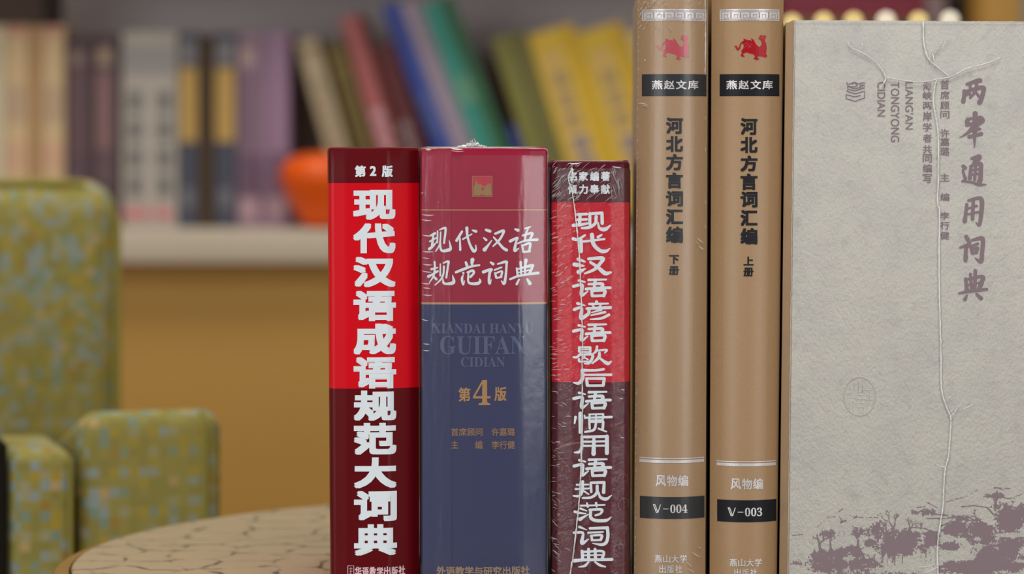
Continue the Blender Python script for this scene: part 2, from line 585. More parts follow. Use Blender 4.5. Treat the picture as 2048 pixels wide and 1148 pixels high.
# ---- 2: crimson and blue dictionary
B2_CRIM = plain('crimson cover', (150, 28, 58), 0.3, 0.15, k=1.05)
B2_BLUE = plain('slate blue cover', (50, 56, 94), 0.3, 0.15, k=1.0)
B2_GOLD = plain('gold rule', (178, 138, 92), 0.4, 0.5)
b2 = Book('widest dictionary, crimson above slate blue, in shiny film with handwritten style white title', (841, 1097.5), (842.5, 1096.5), 295,
          [(-1, 5), (-.975, 3.2), (-.52, 1.1), (-.25, .3), (0, 0), (.3, .3), (.5, .7), (.62, 1.3), (.96, 4.6), (.985, 5.6), (1, 7.5)], .15, -2.2, y=0)
b2.cover([(294, 0), (419, 2), (421, 0), (605, 2), (609, 1)], [B2_CRIM, B2_BLUE, B2_GOLD])
BRUSH = {
    '现': '195,237,25 265,203,40; 188,325,28 290,268,22; 243,215,28 228,330,36 215,420,34; 180,438,46 230,400,34 288,335,14; 305,165,22 300,340,28; 335,148,20 405,122,36 425,150,36 402,350,30; 350,185,24 345,310,26 330,385,26 275,475,18; 352,340,15 350,430,35 380,468,38 450,458,52 500,430,44 480,312,10',
    '代': '672,175,36 590,312,42; 640,270,24 646,450,36; 685,290,26 820,212,20; 745,120,48 755,250,36 800,390,38 850,468,50 882,445,30 880,382,18; 830,155,24 882,172,46',
    '汉': '1035,150,40 1095,170,46; 1000,270,24 1038,302,38; 1012,448,62 1060,390,36 1122,308,16; 1175,207,36 1300,162,40 1270,250,36 1220,320,36 1142,396,22; 1150,260,24 1220,340,36 1290,420,42 1345,455,48',
    '语': '1475,140,30 1518,155,52; 1402,320,48 1510,270,34 1490,330,34 1470,462,48 1532,428,14; 1625,130,25 1708,105,24; 1680,112,30 1640,210,30 1625,312,30; 1590,236,30 1735,202,42 1700,302,34; 1510,357,24 1640,312,32 1815,300,44; 1580,380,30 1600,480,36; 1590,388,26 1702,356,42 1690,472,36; 1600,485,32 1702,475,32',
    '规': '260,635,30 262,740,30 240,850,30 180,950,14; 210,745,36 305,720,20; 168,855,48 230,820,30 305,775,36; 240,850,25 285,895,42; 345,665,20 345,842,28; 390,652,20 465,627,38 460,700,32 435,872,30; 400,700,28 395,800,28 360,890,28 265,985,18; 385,890,15 395,950,36 450,965,38 545,940,54 528,830,10',
    '范': '730,640,36 745,682,46; 830,600,62 822,655,44 825,690,20; 580,790,36 700,742,42 810,702,36 935,682,28; 692,800,36 696,804,30; 690,830,18 672,890,38 690,980,26 712,918,12; 755,790,30 832,766,42 850,800,36 798,862,36; 770,800,30 765,920,30 800,958,38 900,960,48 945,930,42 938,890,18',
    '词': '1105,640,30 1142,665,46; 995,785,48 1115,745,40 1090,800,40 1080,930,40 1095,962,28 1116,900,12; 1210,665,24 1335,632,44 1345,680,36 1332,850,38 1308,960,46 1265,918,14; 1165,755,28 1270,715,25; 1170,800,28 1190,870,36; 1180,806,25 1275,776,32 1260,862,36; 1195,876,28 1270,862,28',
    '典': '1500,730,30 1515,845,36; 1560,640,42 1570,840,28; 1640,610,56 1628,700,34 1625,830,28; 1505,745,24 1720,692,50 1740,712,40 1690,820,42; 1520,795,18 1700,757,24; 1400,895,34 1520,850,36 1680,822,36 1828,805,46; 1535,900,28 1500,970,38; 1660,895,28 1700,960,58'}
pr = Print()
for g in BRUSH.values(): pr.glyph_strokes(g, 7.552, 835, 440)
pr.build('title_lettering', WHITE_INK, b2.root, b2.surf)
Print().text(serif('XIANDAI HANYU'), 865, 647, 1067, 667).text(serif('GUIFAN'), 880, 672, 1052, 709).text(serif('CIDIAN'), 922, 714, 1010, 734).build(
    'latin_lettering', FAINT_INK, b2.root, b2.surf, label='faint slate blue serif capitals')
Print().text('第', 917, 775, 941, 803, .6).text(serif('4'), 946, 760, 981, 810).text('版', 989, 774, 1013, 802, .6).build('edition_lettering', GOLD_INK, b2.root, b2.surf)
DULL_GOLD = plain('dull gold ink', (142, 108, 80), .45)
Print().text('首席顾问', 902, 856, 965, 872, .25).text('许嘉璐', 983, 856, 1030, 872, .25).text('主', 902, 882, 917, 897, .25).text('编', 950, 881, 965, 898, .25).text('李行健', 983, 882, 1030, 898, .25).build('editor_lettering', DULL_GOLD, b2.root, b2.surf)
Print().text('外语教学与研究出版社', 873, 1133, 1060, 1151, .5).build('publisher_lettering', plain('worn gold ink', (150, 126, 106), .45), b2.root, b2.surf)
em = Print().rect(944, 352, 985, 394).build('seal_emblem', plain('seal red', (190, 46, 70), .4), b2.root, b2.surf, label='small red seal with olive gold towers')
fr = Print()
for q in ((944, 352, 985, 353.4), (944, 392.6, 985, 394), (944, 352, 945.4, 394), (983.6, 352, 985, 394)): fr.rect(*q)
fr.poly([(947, 391), (947, 374), (950, 370), (953, 358), (955.5, 370), (956, 367), (961, 368), (966, 372), (970, 373), (974, 370), (975, 367), (978, 367), (979, 370), (982, 367), (983, 391)])
fr.build('seal_towers', plain('olive gold', (150, 122, 76), .4), em, b2.surf, off=.00025)
Print().poly([(963, 373), (970, 377), (964, 382)]).disc(964, 390.5, 4, 1.6).build('seal_detail', plain('seal red detail', (190, 46, 70), .4), em, b2.surf, off=.00035)


def b2_bump(n):
    v = n.coords((1, 1, 0.12)); a = n.noise(70, 3, v, .6); b = n.noise(260, 4, n.coords((1, 1, .6)), .65)
    return n.bump(n.math('ADD', a, n.math('MULTIPLY', b, .18)), .5, .0011)


w2 = b2.wrap(film_mat('glossy shrink film', b2_bump, 1.15, .01, .15), .0004, lambda t: .0009 * max(0, min(1, (-.50 - t) / .03)))
it = [(856, 429.5, 27, 2, 3.2), (853, 440, 22, 5, 3), (855, 471, 22, 6, 3.4), (856, 503, 24, 1, 3.4), (852, 516, 16, 5, 2.6), (855, 529, 20, 5, 3.4), (854, 543, 22, 8, 3), (852, 567, 20, 6, 3.2), (854, 576, 16, 4, 3), (855, 590, 20, 3, 3),
      (850, 640, 15, 12, 2.6), (853, 688, 14, 6, 2.6), (853, 701, 14, 4, 2.6), (857, 299, 12, 0, 4.5), (914, 297.5, 26, 4, 3), (915, 301.5, 28, 3, 2.2), (844.5, 386, 5, -20, 3)]
ridges('crease_glint', it, b2.surf, w2, CREASE_GLINT, .0012, .0006)  # white slivers carry painted glints, the top ones paint corner highlights
mb = MB()
seam_and_glint(mb, [(1088, 297), (1095, 299), (1097, 305), (1097.2, 330), (1097, 450), (1097, 606)], b2.surf, .00022, .0004)
seam_and_glint(mb, [(1097, 612), (1096.8, 800), (1096.5, 1000), (1096.3, 1180)], b2.surf, .00015, .0004)
seam_and_glint(mb, [(842, 297), (900, 295.6), (980, 295.4), (1088, 297)], b2.surf, .0002, .0004)
mb.build('seam_and_glint', CREASE_GLINT_SOFT, w2, 60)  # tubes paint white highlights along the film edges of this book
mb = MB()
for i in range(26):
    x = 919 + i * 2.1; hgt = 10 * math.exp(-((x - 949) / 9) ** 2) + 6 * math.exp(-((x - 945) / 24) ** 2)
    z = b2.H + hgt / PPM * random.uniform(.6, 1.05)
    xx = (x - 1024) / PPM - b2.Xc
    mb.tube([(xx - .0012, .012, b2.H - .0005), (xx, .0105 + random.random() * .003, (b2.H + z) / 2), (xx + random.uniform(-.001, .001), .011, z), (xx + .0012, .014, b2.H - .0005)], [.0006, .0008, .0006, .0006], 6)
mb.build('gathered_seam', crease_mat('gathered film', .9), w2, 40)

# ---- 3: red idiom dictionary with wrinkled film
B3_MAR = plain('dull maroon cover', (84, 16, 34), .34, .12, k=1.0)
B3_RED = plain('carmine cover', (194, 14, 42), .34, .12, k=1.05)
b3 = Book('shorter red dictionary in heavily wrinkled film, third of the six upright books', (1103, 1261), (1104, 1261), 322,
          [(-1, 8), (-.97, 5.4), (-.85, 2.8), (-.5, .9), (0, 0), (.5, .9), (.85, 2.8), (.97, 5.4), (1, 8)], .145, -.4, y=.001)
b3.cover([(322, 0), (405, 1), (765, 0)], [B3_MAR, B3_RED])
YU = '155,620,20 205,632,12; 112,668,24 170,655,22 182,668,26 178,740,26 230,708,8; 235,615,20 380,612,14; 290,615,24 280,682,22; 235,650,18 345,648,24 340,682,24; 215,690,22 310,680,18 412,680,22; 260,705,22 265,745,24; 265,705,18 365,702,24 360,745,26; 265,747,20 360,744,20'
CLER_C = ['135,78,22 220,75,20; 135,122,20 220,118,18; 165,80,24 160,165,24; 110,168,26 180,160,22 235,150,14; 245,70,22 245,155,24; 245,72,20 340,66,24; 345,66,24 347,150,26; 297,95,24 290,150,24 240,183,24 180,190,18; 312,145,12 325,190,22 370,200,30 414,168,10',
          '205,248,16 150,283,22 110,278,26; 172,290,28 172,380,30; 195,300,18 365,280,16; 262,245,32 275,320,30 325,372,28 375,380,26 413,355,6; 342,245,14 312,264,22',
          '150,445,26 205,465,12; 118,488,30 150,494,28 197,500,12; 155,550,36 208,523,10; 235,442,22 350,437,28 330,480,26 280,530,24 205,562,14; 250,470,20 310,510,26 370,560,32 418,553,16',
          YU,
          '145,808,22 205,825,10; 118,858,24 165,842,20 178,855,24 175,930,30 228,888,10; 300,795,24 305,806,20; 240,812,18 395,810,14; 262,815,16 280,838,14; 340,815,14 320,840,16; 220,850,20 415,842,24; 235,850,24 235,890,24 190,930,20; 340,860,18 260,882,10; 370,880,20 255,905,12; 402,902,22 340,930,20 250,938,10']
CLER_D = ['185,72,20 185,112,22; 185,72,18 285,72,20; 290,72,22 290,115,22; 190,93,11 285,93,11; 185,116,14 290,116,14; 205,128,18 165,165,22 130,166,18; 180,145,18 305,140,24 305,185,26 275,222,24 235,228,12; 230,152,14 236,170,14 208,186,12; 215,160,12 268,188,14; 182,185,20 190,207,20 268,206,14; 355,65,22 345,110,22 312,136,12; 340,105,16 445,97,20 430,125,14; 378,125,24 370,170,28 308,226,14; 370,165,18 420,205,26 460,226,32 492,208,12',
          '420,282,22 330,292,22 210,290,26; 215,290,32 215,370,32 180,415,28 130,410,12; 240,335,18 490,335,24; 255,370,24 262,435,28; 255,370,20 420,370,26; 425,370,26 415,435,28; 262,438,22 415,438,22',
          '150,740,24 140,800,14; 195,705,34 197,885,32; 235,725,16 240,752,14; 250,745,18 495,740,22; 285,715,16 280,770,18; 280,714,16 410,712,18; 415,712,18 410,768,18; 345,715,14 345,770,16; 280,770,14 410,768,14; 280,785,20 285,848,20; 280,787,16 412,785,20; 415,787,22 410,850,24; 345,795,20 325,860,24 240,882,16; 370,850,18 445,880,14',
          '210,925,26 210,1020,28 190,1070,28 140,1080,14; 215,930,24 450,926,26; 450,926,34 450,1085,36; 225,975,18 450,972,18; 215,1015,18 450,1013,18; 325,930,26 322,1090,40']
CLER_E = ['210,295,26 205,380,26 180,428,22 125,428,14; 155,325,16 265,322,14; 145,365,18 270,358,14; 225,385,16 267,412,12; 285,305,20 290,390,22; 285,305,20 405,303,24; 410,303,24 405,395,30; 345,335,26 340,400,26 290,440,22 210,447,16; 358,390,12 375,440,24 430,457,28 479,423,6',
          '250,495,16 258,527,20; 335,495,22 340,527,16; 190,518,16 415,512,14; 190,545,20 248,566,10; 138,575,24 180,585,20 240,592,10; 185,645,32 262,598,8; 275,555,20 385,555,24 375,592,20 330,607,18; 285,565,24 285,625,28 330,655,28 430,655,26 476,623,6',
          '180,715,22 247,742,8; 132,770,24 200,766,22 215,785,22 205,865,32 267,826,8; 280,728,22 435,724,26; 440,724,28 445,800,28 428,860,28 385,880,24 302,866,8; 262,768,18 400,762,14; 290,795,20 298,835,22; 290,795,16 385,793,22 378,835,24; 295,838,18 380,836,18',
          '205,940,26 210,1015,26; 265,920,24 265,1015,28; 325,920,24 330,1015,28; 205,947,20 395,942,22 390,1015,26; 205,978,14 390,975,14; 135,1030,32 240,1020,24 482,1018,26; 265,1040,16 230,1075,22 172,1088,8; 325,1040,16 370,1070,22 422,1086,12']
pr = Print()
for g in CLER_C: pr.glyph_strokes(g, 4.1, 1120, 410, 1.1)
for dx, dy in ((0, 89.8), (.5, 224.8), (1, 359.8)): pr.glyph_strokes(YU, 4.1, 1120 + dx, 410 + dy, 1.1)
for g in CLER_D: pr.glyph_strokes(g, 4.785, 1120, 680, 1.1)
for g in CLER_E: pr.glyph_strokes(g, 4.631, 1120, 900, 1.1)
pr.build('title_lettering', WHITE_INK, b3.root, b3.surf)
pr = Print()
for s, y0, y1 in (('名家编著', 343, 362), ('倾力奉献', 369, 388)):
    for i, ch in enumerate(s): pr.text(ch, 1136 + i * 22, y0, 1154 + i * 22, y1, .7)
pr.build('editor_lettering', WHITE_INK, b3.root, b3.surf)
sw = Print()
for cx, cy, r, a0, a1 in ((1126, 962, 13, 100, 380), (1118, 998, 12, 200, 470), (1120, 1028, 15, 20, 330), (1132, 940, 9, 160, 420), (1124, 1075, 13, 60, 350), (1112, 1108, 12, 240, 500), (1248, 960, 12, 180, 420), (1250, 1010, 14, 120, 380), (1246, 1060, 12, 200, 440), (1240, 1100, 14, 100, 350)):
    sw.stroke([(cx + r * (1 - .4 * k / 12) * math.cos(math.radians(a0 + (a1 - a0) * k / 12)), cy + r * (1 - .4 * k / 12) * math.sin(math.radians(a0 + (a1 - a0) * k / 12)), 1.6) for k in range(13)])
sw.stroke([(1105, 905, 2), (1122, 895, 4), (1140, 888, 5), (1160, 886, 3)]).stroke([(1105, 900, 1.5), (1118, 915, 2), (1138, 934, 1.5)])
sw.build('scrollwork_print', plain('faded bronze ink', (112, 58, 50), .5), b3.root, b3.surf, .0001)


def b3_bump(n):
    v = n.coords((1, 1, 1), rot=(0, math.radians(25), 0)); m = n.n('ShaderNodeMapping'); m.inputs['Scale'].default_value = (.16, 1, 1.2); n.l(v, m.inputs[0])
    a = n.noise(420, 4, m.outputs[0], .65); b = n.noise(110, 3, n.coords((1, 1, .5)), .6)
    return n.bump(n.math('ADD', a, n.math('MULTIPLY', b, .9)), .75, .0013)


w3 = b3.wrap(film_mat('wrinkled shrink film', b3_bump, 1.25, .008, .13), .0004)
it = []
R = random.Random(3)
for i in range(70):   # top fan of creases
    it.append((R.uniform(1106, 1160), R.uniform(327, 402), R.uniform(6, 20), R.uniform(-62, -22), R.uniform(.8, 2.0)))
for i in range(26):
    it.append((R.uniform(1165, 1240), R.uniform(325, 403), R.uniform(10, 26), R.uniform(-50, -20), R.uniform(.6, 1.4)))
for i in range(9): it.append((R.uniform(1222, 1250), R.uniform(335, 395), R.uniform(18, 40), R.uniform(65, 85), R.uniform(1, 2.2)))
for i in range(95):   # left edge fan
    y = R.uniform(405, 765); x = 1105 + abs(R.gauss(0, 1)) * 17
    it.append((min(x, 1152), y, R.uniform(5, 16), R.uniform(-48, -10) if y < 600 else R.uniform(-25, 10), R.uniform(.7, 2.2)))
for i in range(55):
    y = R.uniform(765, 1148); x = 1105 + abs(R.gauss(0, 1)) * 12
    it.append((min(x, 1150), y, R.uniform(5, 15), R.uniform(5, 50) if y > 1000 else R.uniform(-20, 30), R.uniform(.6, 1.7)))
it2 = []
for i in range(70): it2.append((R.uniform(1175, 1250), R.uniform(420, 1140), R.uniform(18, 48), R.uniform(4, 20), R.uniform(.7, 1.8)))
for i in range(40): it2.append((R.uniform(1110, 1160), R.uniform(400, 1140), R.uniform(14, 34), R.uniform(-30, 4), R.uniform(.7, 1.8)))
ridges('crease_glint', it, b3.surf, w3, CREASE_GLINT, .0006, .0006)
ridges('wrinkle', it2, b3.surf, w3, crease_mat('faint wrinkle', .07), .0006, .0006)
ridges('glint', [(1246, 780, 8, 10, 2.4), (1243, 798, 9, 8, 2.4), (1245, 876, 8, 12, 2.4), (1234, 334, 20, 5, 3), (1150, 326, 30, -4, 2.5), (1110, 342, 14, -60, 3)], b3.surf, w3, CREASE_GLINT, .0008, .0005)
mb = MB()
seam_and_glint(mb, [(1144.5, 335), (1137, 358), (1144.5, 382), (1151, 432), (1156.5, 484), (1161, 560), (1164, 637), (1165, 690), (1164, 743), (1165, 826), (1163, 910), (1159, 993), (1153.5, 1051), (1147, 1107), (1140.5, 1148), (1134, 1185)], b3.surf, .00033, .0007, .9, 12)
seam_and_glint(mb, [(1144.5, 335), (1146, 350), (1143, 366)], b3.surf, .0006, .0006, 2.5)
mb.build('seam_and_glint', SEAM, w3, 60)

# ---- 4, 5: the tall tan pair
TANPROF = [(t, 7.5 * abs(t) ** 2.3) for t in np.linspace(-1, 1, 21)]


def greek_band(x0, x1, y0, y1, bk):
    bd = Print().rect(x0, y0, x1, y1).build('key_pattern_band', SILVER_INK, bk.root, bk.surf)
    pr = Print(); n = 6; w = (x1 - x0 - 6) / n; t = y0 + 5.2; b = y1 - 5.2; m = (t + b) / 2
    lw = 1.0
    for i in range(n):
        a = x0 + 3 + i * w; s = 1 if i % 2 == 0 else -1; c = a + w / 2
        X = lambda u: c + s * (u - .5) * (w - 1.5)
        pr.stroke([(X(0), b, lw), (X(0), t, lw), (X(1), t, lw), (X(1), b, lw), (X(.28), b, lw), (X(.28), m - .5, lw), (X(.68), m - .5, lw), (X(.68), b - 3, lw)], False)
    for q in ((x0, y0 + 2.4, x1, y0 + 3.2), (x0, y1 - 3.2, x1, y1 - 2.4)): pr.rect(*q)
    pr.build('key_pattern', plain('key pattern ground', (138, 126, 116), .5), bd, bk.surf, .00025)


DRAGON = [(1030, 275), (1042, 267), (1056, 274), (1068, 268), (1082, 275), (1078, 290), (1068, 303), (1080, 330), (1085, 370), (1080, 410), (1090, 428), (1078, 440), (1050, 432), (1020, 430), (1010, 440), (1030, 450), (1010, 460), (985, 452), (995, 430), (985, 415), (960, 410), (930, 400), (908, 408), (902, 420), (918, 432), (900, 436), (884, 425), (895, 405), (889, 390), (905, 370), (910, 350), (904, 335), (895, 331), (885, 345), (882, 370), (865, 388), (850, 376), (838, 350), (850, 345), (860, 355), (866, 370), (874, 355), (880, 335), (895, 318), (910, 310), (905, 294), (920, 300), (940, 308), (956, 305), (970, 320), (964, 292), (985, 305), (1000, 335), (1015, 352), (1030, 360), (1045, 345), (1046, 320), (1036, 305), (1022, 298)]


def tan_book(label, top, bot, ang, dx, black, rows, vol, vrows, y_off, num, wrapped):
    bk = Book(label, top, bot, -24, TANPROF, .18, ang, 'tan cloth volumes', 0.0)
    bk.cover([(-24, 0)], [CLOTH])
    r = bk.root; sf = bk.surf
    x0, x1 = black
    greek_band(x0 + dx[0], x1, 18, 41, bk)
    o = (1250, 0); shift = 0 if not wrapped else -156
    pl = [(1250 + x / 3.826 + shift, y / 3.826) for x, y in DRAGON]
    dg = Print().poly(pl).build('dragon_emblem', PINK_FOIL if wrapped else RED_FOIL, r, sf, label='red foil winged beast')
    ln = Print()
    for a in ([(905, 345), (930, 330), (950, 340)], [(915, 362), (940, 348), (962, 362)], [(940, 372), (958, 352), (968, 335)], [(1040, 290), (1060, 288), (1072, 282)]):
        ln.stroke([(1250 + x / 3.826 + shift, y / 3.826, .55) for x, y in a])
    ln.build('emblem_lines', plain('pale foil lines', (205, 110, 120), .4), dg, sf, .0003)
    lb = Print().rect(x0 + dx[0], 148, x1, 192).build('series_label', plain('black label', (30, 32, 37), .4, .15), r, sf)
    t0 = 1304 if wrapped else 1453
    pr = Print()
    for i, ch in enumerate('燕赵文库'): pr.text(ch, t0 + i * 24, 160.5, t0 + 21 + i * 24, 178.5, .45)
    pr.build('series_lettering', SILVER_INK, lb, sf, .0003)
    tx = 1332 if wrapped else 1481
    Print().column('河北方言词汇编', tx, tx + 34, rows, 1.35).build('title_lettering', BLACK_INK, r, sf)
    Print().column(vol, tx + 6, tx + 26, vrows, .8).build('volume_lettering', BLACK_INK, r, sf)
    q0, q1 = (1279, 1409) if wrapped else (1434, 1553)
    yb = 916 + y_off
    Print().rect(q0, yb, q1, yb + 2).rect(q0, yb + 4.2, q1, yb + 10).build('double_rule', SILVER_INK, r, sf)
    pr = Print(); t1 = 1311.5 if wrapped else 1461.5
    for i, ch in enumerate('风物编'): pr.text(ch, t1 + i * 22.2, 950.5 + y_off, t1 + 20.5 + i * 22.2, 972.5 + y_off, .45)
    pr.build('section_lettering', SILVER_INK, r, sf)
    nb = Print().rect(q0 + 1, 994 + y_off, q1 + 1, 1038 + y_off).build('number_label', plain('black label', (30, 32, 37), .4, .15), r, sf)
    n0 = 1306 if wrapped else 1455.5
    Print().text('\U0001D54D', n0, 1009 + y_off, n0 + 16, 1026 + y_off, .15).rect(n0 + 20, 1017 + y_off, n0 + 31, 1018.6 + y_off).text(serif(num), n0 + 34.5, 1009 + y_off, n0 + 69, 1026 + y_off).build('number_lettering', SILVER_INK, nb, sf, .0003)
    p0 = 1309.5 if wrapped else 1459.5; dy = 0 if wrapped else 7.5
    pr = Print()
    for i, ch in enumerate('燕山大学'): pr.text(ch, p0 + i * 16.6, 1110 + dy, p0 + 14.6 + i * 16.6, 1125.5 + dy, .3)
    for i, ch in enumerate('出版社'): pr.text(ch, p0 + 8.5 + i * 16, 1130 + dy, p0 + 22.5 + i * 16, 1146 + dy, .3)
    pr.build('publisher_lettering', SILVER_INK, r, sf)
    return bk


t1 = tan_book('tall tan cloth book in clear film, number V-004, left of its pair', (1275.5, 1417.5), (1268.5, 1411.5), 1.6, (0,), (1284, 1414),
              [(235, 268), (272, 304), (308, 341), (345, 377), (382, 413), (418, 449), (453, 486)], '下册', [(510, 528), (532, 550)], 0, '004', True)
t2 = tan_book('tall tan cloth book without film, number V-003, beside the grey slipcase', (1424.5, 1569), (1420.5, 1555.5), 2.0, (0,), (1440, 1560),
              [(236, 270), (274, 306), (311, 343), (347, 380), (383, 415), (420, 452), (456, 489)], '上册', [(513, 531), (535, 553)], 6.5, '003', False)


def t1_bump(n):
    a = n.noise(60, 3, n.coords((1, 1, .2)), .55); b = n.noise(500, 3, n.coords(), .6)
    return n.bump(n.math('ADD', a, n.math('MULTIPLY', b, .12)), .45, .001)


wt = t1.wrap(film_mat('clear shrink film', t1_bump, .75, .015, .28), .0004)
it = []
R = random.Random(9)
for i in range(34): it.append((R.uniform(1280, 1330), R.uniform(2, 66) if i % 3 else R.uniform(0, 20), R.uniform(4, 12), R.uniform(-75, -20), R.uniform(.8, 2.2)))
for i in range(14): it.append((R.uniform(1340, 1412), R.uniform(0, 60), R.uniform(5, 14), R.uniform(-60, 60), R.uniform(.7, 1.6)))
for i in range(70): it.append((1277.6 + R.uniform(-.8, .8) - (i * 16.4) * .006, 8 + i * 16.4 + R.uniform(-6, 6), R.uniform(4, 9), 90 + R.uniform(-12, 12), R.uniform(.9, 1.8)))
it += [(1286, 208, 22, 12, 2), (1290, 212, 16, 14, 1.4), (1290, 120, 6, -60, 3), (1401, 481, 18, 38, 2.6), (1403, 496, 15, 35, 3), (1395, 487, 12, 40, 1.4), (1392, 1110, 24, 35, 2.2), (1378, 1130, 18, 42, 1.8), (1382, 1143, 20, 35, 1.8), (1400, 1098, 8, 35, 1.6)]
for y in (20, 33, 46, 60, 75, 92, 110, 128, 236, 300, 405, 455): it.append((1411.5, y, R.uniform(7, 12), 88, 1.8))
ridges('crease_glint', it, t1.surf, wt, CREASE_GLINT, .0005, .0005)
mb = MB(); seam_and_glint(mb, [(1411, -15), (1411.5, 30), (1412, 90), (1411, 150)], t1.surf, .00025, .0004, 1.0)
mb.build('seam_and_glint', CREASE_GLINT, wt, 60)

# ---- 6: the grey slipcase
SX0, SX1 = (1588 - 1024) / PPM, (1575 - 1024) / PPM - (1588 - 1575) * (42 / 1106) / PPM
SXR = (2412 - 1024) / PPM; STOP = (1190 - 42) / PPM; SD = .062
sroot = empty('slipcase', ((SX1 + SXR) / 2, 0, TABLE_Z + .0003), 'large grey felt paper slipcase with mauve trees printed on its front', 'slipcase')
SC = sroot.location.x


def s_surf(px, py, off):
    return Vector(((px - 1024) / PPM - SC, -.0008 - off, (1190 - py) / PPM))


def hexa(x0b, x0t, x1b, x1t, y0, y1, z0, z1l, z1r):
    return [(x0b, y0, z0), (x1b, y0, z0), (x1b, y1, z0), (x0b, y1, z0), (x0t, y0, z1l), (x1t, y0, z1r), (x1t, y1, z1r), (x0t, y1, z1l)]


HF = [(0, 3, 2, 1), (4, 5, 6, 7), (0, 1, 5, 4), (1, 2, 6, 5), (2, 3, 7, 6), (3, 0, 4, 7)]
SIDE = plain('tan side paper', (178, 150, 120), .7, .3, var=.08, vscale=120, k=.95)
mb = MB(); vs = []
for z, zr, xl in ((0, 0, SX1 - SC), (STOP - .0005, STOP - .0017, SX0 - SC)):
    vs += [(xl + .0002, .0002, z), (xl - .0034, .0042, z), (xl - .0034, .0060, z), (xl - .0012, .0100, z), (xl - .0012, SD, z), (SXR - SC, SD, zr), (SXR - SC, .0002, zr)]
mb.add(vs, [(6, 5, 4, 3, 2, 1, 0), tuple(range(7, 14))] + [(i, (i + 1) % 7, (i + 1) % 7 + 7, i + 7) for i in range(7)])
mb.build('case_body', SIDE, sroot, 30, .0003, 2)
mb = MB(); mb.add(hexa(SX1 - SC + .0005, SX0 - SC + .0005, SXR - SC - .0005, SXR - SC - .0005, -.0008, .0012, .0006, STOP, STOP - .0012), HF)
mb.build('front_paper', FELT, sroot, 30, .0003, 2)

STITLE_A = ['200,177,30 310,142,42 325,152,24; 175,240,36 172,290,34 165,335,42; 190,242,26 340,207,42 345,260,40 315,345,42 300,335,16; 228,175,26 225,240,26 190,280,22; 215,240,20 232,288,24; 290,165,28 275,240,28 228,302,20; 275,245,20 308,288,26',
            '275,445,46 270,540,42; 205,500,36 200,530,40 232,546,30; 205,500,30 245,490,22; 320,490,54 342,512,40 298,546,34; 195,555,26 310,520,36; 255,560,36 210,620,28 130,668,6; 240,605,28 315,587,28; 220,660,36 330,632,36; 285,560,36 270,640,34 268,752,12',
            '245,860,28 312,842,44 290,882,34 258,902,26; 265,880,20 312,912,30; 237,930,30 225,1040,36; 245,922,24 320,907,38 326,960,38 318,1065,42 298,1060,16; 280,920,26 270,1050,30; 240,967,20 320,953,20; 240,1007,20 320,997,20; 165,930,36 182,946,36; 160,965,20 175,1020,28 185,1050,26 155,1068,20; 160,1068,18 240,1076,24 310,1098,30 372,1098,12']
STITLE_B = ['190,215,28 180,300,30 172,365,38; 205,182,24 290,160,32 322,182,40 317,300,38 300,395,30 270,374,8; 248,180,30 240,345,32; 200,252,18 275,228,24; 205,302,18 292,282,22',
            '185,500,36 205,535,36; 130,597,18 200,572,36 216,552,30; 185,590,32 178,710,34 198,670,8; 240,530,26 320,514,38 332,550,38 325,640,36 313,718,40 262,688,8; 220,592,28 287,562,26; 230,602,28 238,640,30; 240,612,20 287,600,26 270,636,28; 238,647,26 277,640,26',
            '180,870,26 190,970,38; 175,882,22 325,852,32 322,900,40 295,970,38; 222,830,26 232,970,28; 265,800,32 260,970,30; 185,927,18 310,907,20; 122,1000,20 230,980,30 367,965,26; 190,1020,20 172,1055,32; 275,1005,22 315,1045,38']
pr = Print()
for g in STITLE_A: pr.glyph_strokes(g, 4.592, 1890, 130)
for g in STITLE_B: pr.glyph_strokes(g, 4.417, 1890, 360)
pr.build('title_lettering', MAUVE_INK, sroot, s_surf, step=0)
pr = Print()
pr.column('首席顾问许嘉璐主编李行健', 1880, 1898, [(160, 179), (182, 199), (203, 219), (221, 237), (258, 275), (276, 292), (294, 312), (347, 363), (386, 402), (424, 439), (443, 459), (463, 479)], .25)
pr.column('海峡两岸学者共同编写', 1845, 1863, [(163, 181), (183, 199), (204, 219), (223, 242), (246, 263), (268, 285), (290, 307), (308, 325), (328, 345), (348, 366)], .25)
pr.build('editor_lettering', MAUVE_INK, sroot, s_surf, step=0)
Print().text("LIANG'AN", 1810, 164, 1826, 259, .12, True).text('TONGYONG', 1781, 164, 1798, 284, .12, True).text('CIDIAN', 1754, 164, 1770, 233, .12, True).build('latin_lettering', MAUVE_INK, sroot, s_surf, step=0)
# publisher's mark: a book of waves, in the magnified view 6.376 px per px from (1670, 130)
pr = Print()


def mark(pts, w=13, smooth=False): pr.stroke([(1670 + x / 6.376, 130 + y / 6.376, w / 6.376) for x, y in pts], smooth)


mark([(140, 378), (140, 430), (255, 463), (372, 420), (372, 332), (255, 368), (150, 335)], 14)
mark([(140, 378), (250, 405), (320, 390)], 13)
mark([(150, 335), (165, 308), (250, 330), (375, 290)], 13)
mark([(160, 298), (165, 275), (240, 300), (300, 290), (330, 262), (375, 262)], 12, True)
mark([(158, 268), (235, 280), (280, 260), (240, 225), (220, 245)], 12, True)
mark([(150, 225), (148, 240), (165, 245), (200, 235), (245, 222), (300, 240), (340, 228), (378, 232)], 12, True)
mark([(320, 255), (318, 300)], 10); mark([(345, 250), (342, 295)], 10)
pr.build('publisher_mark', MAUVE_INK, sroot, s_surf, step=0)
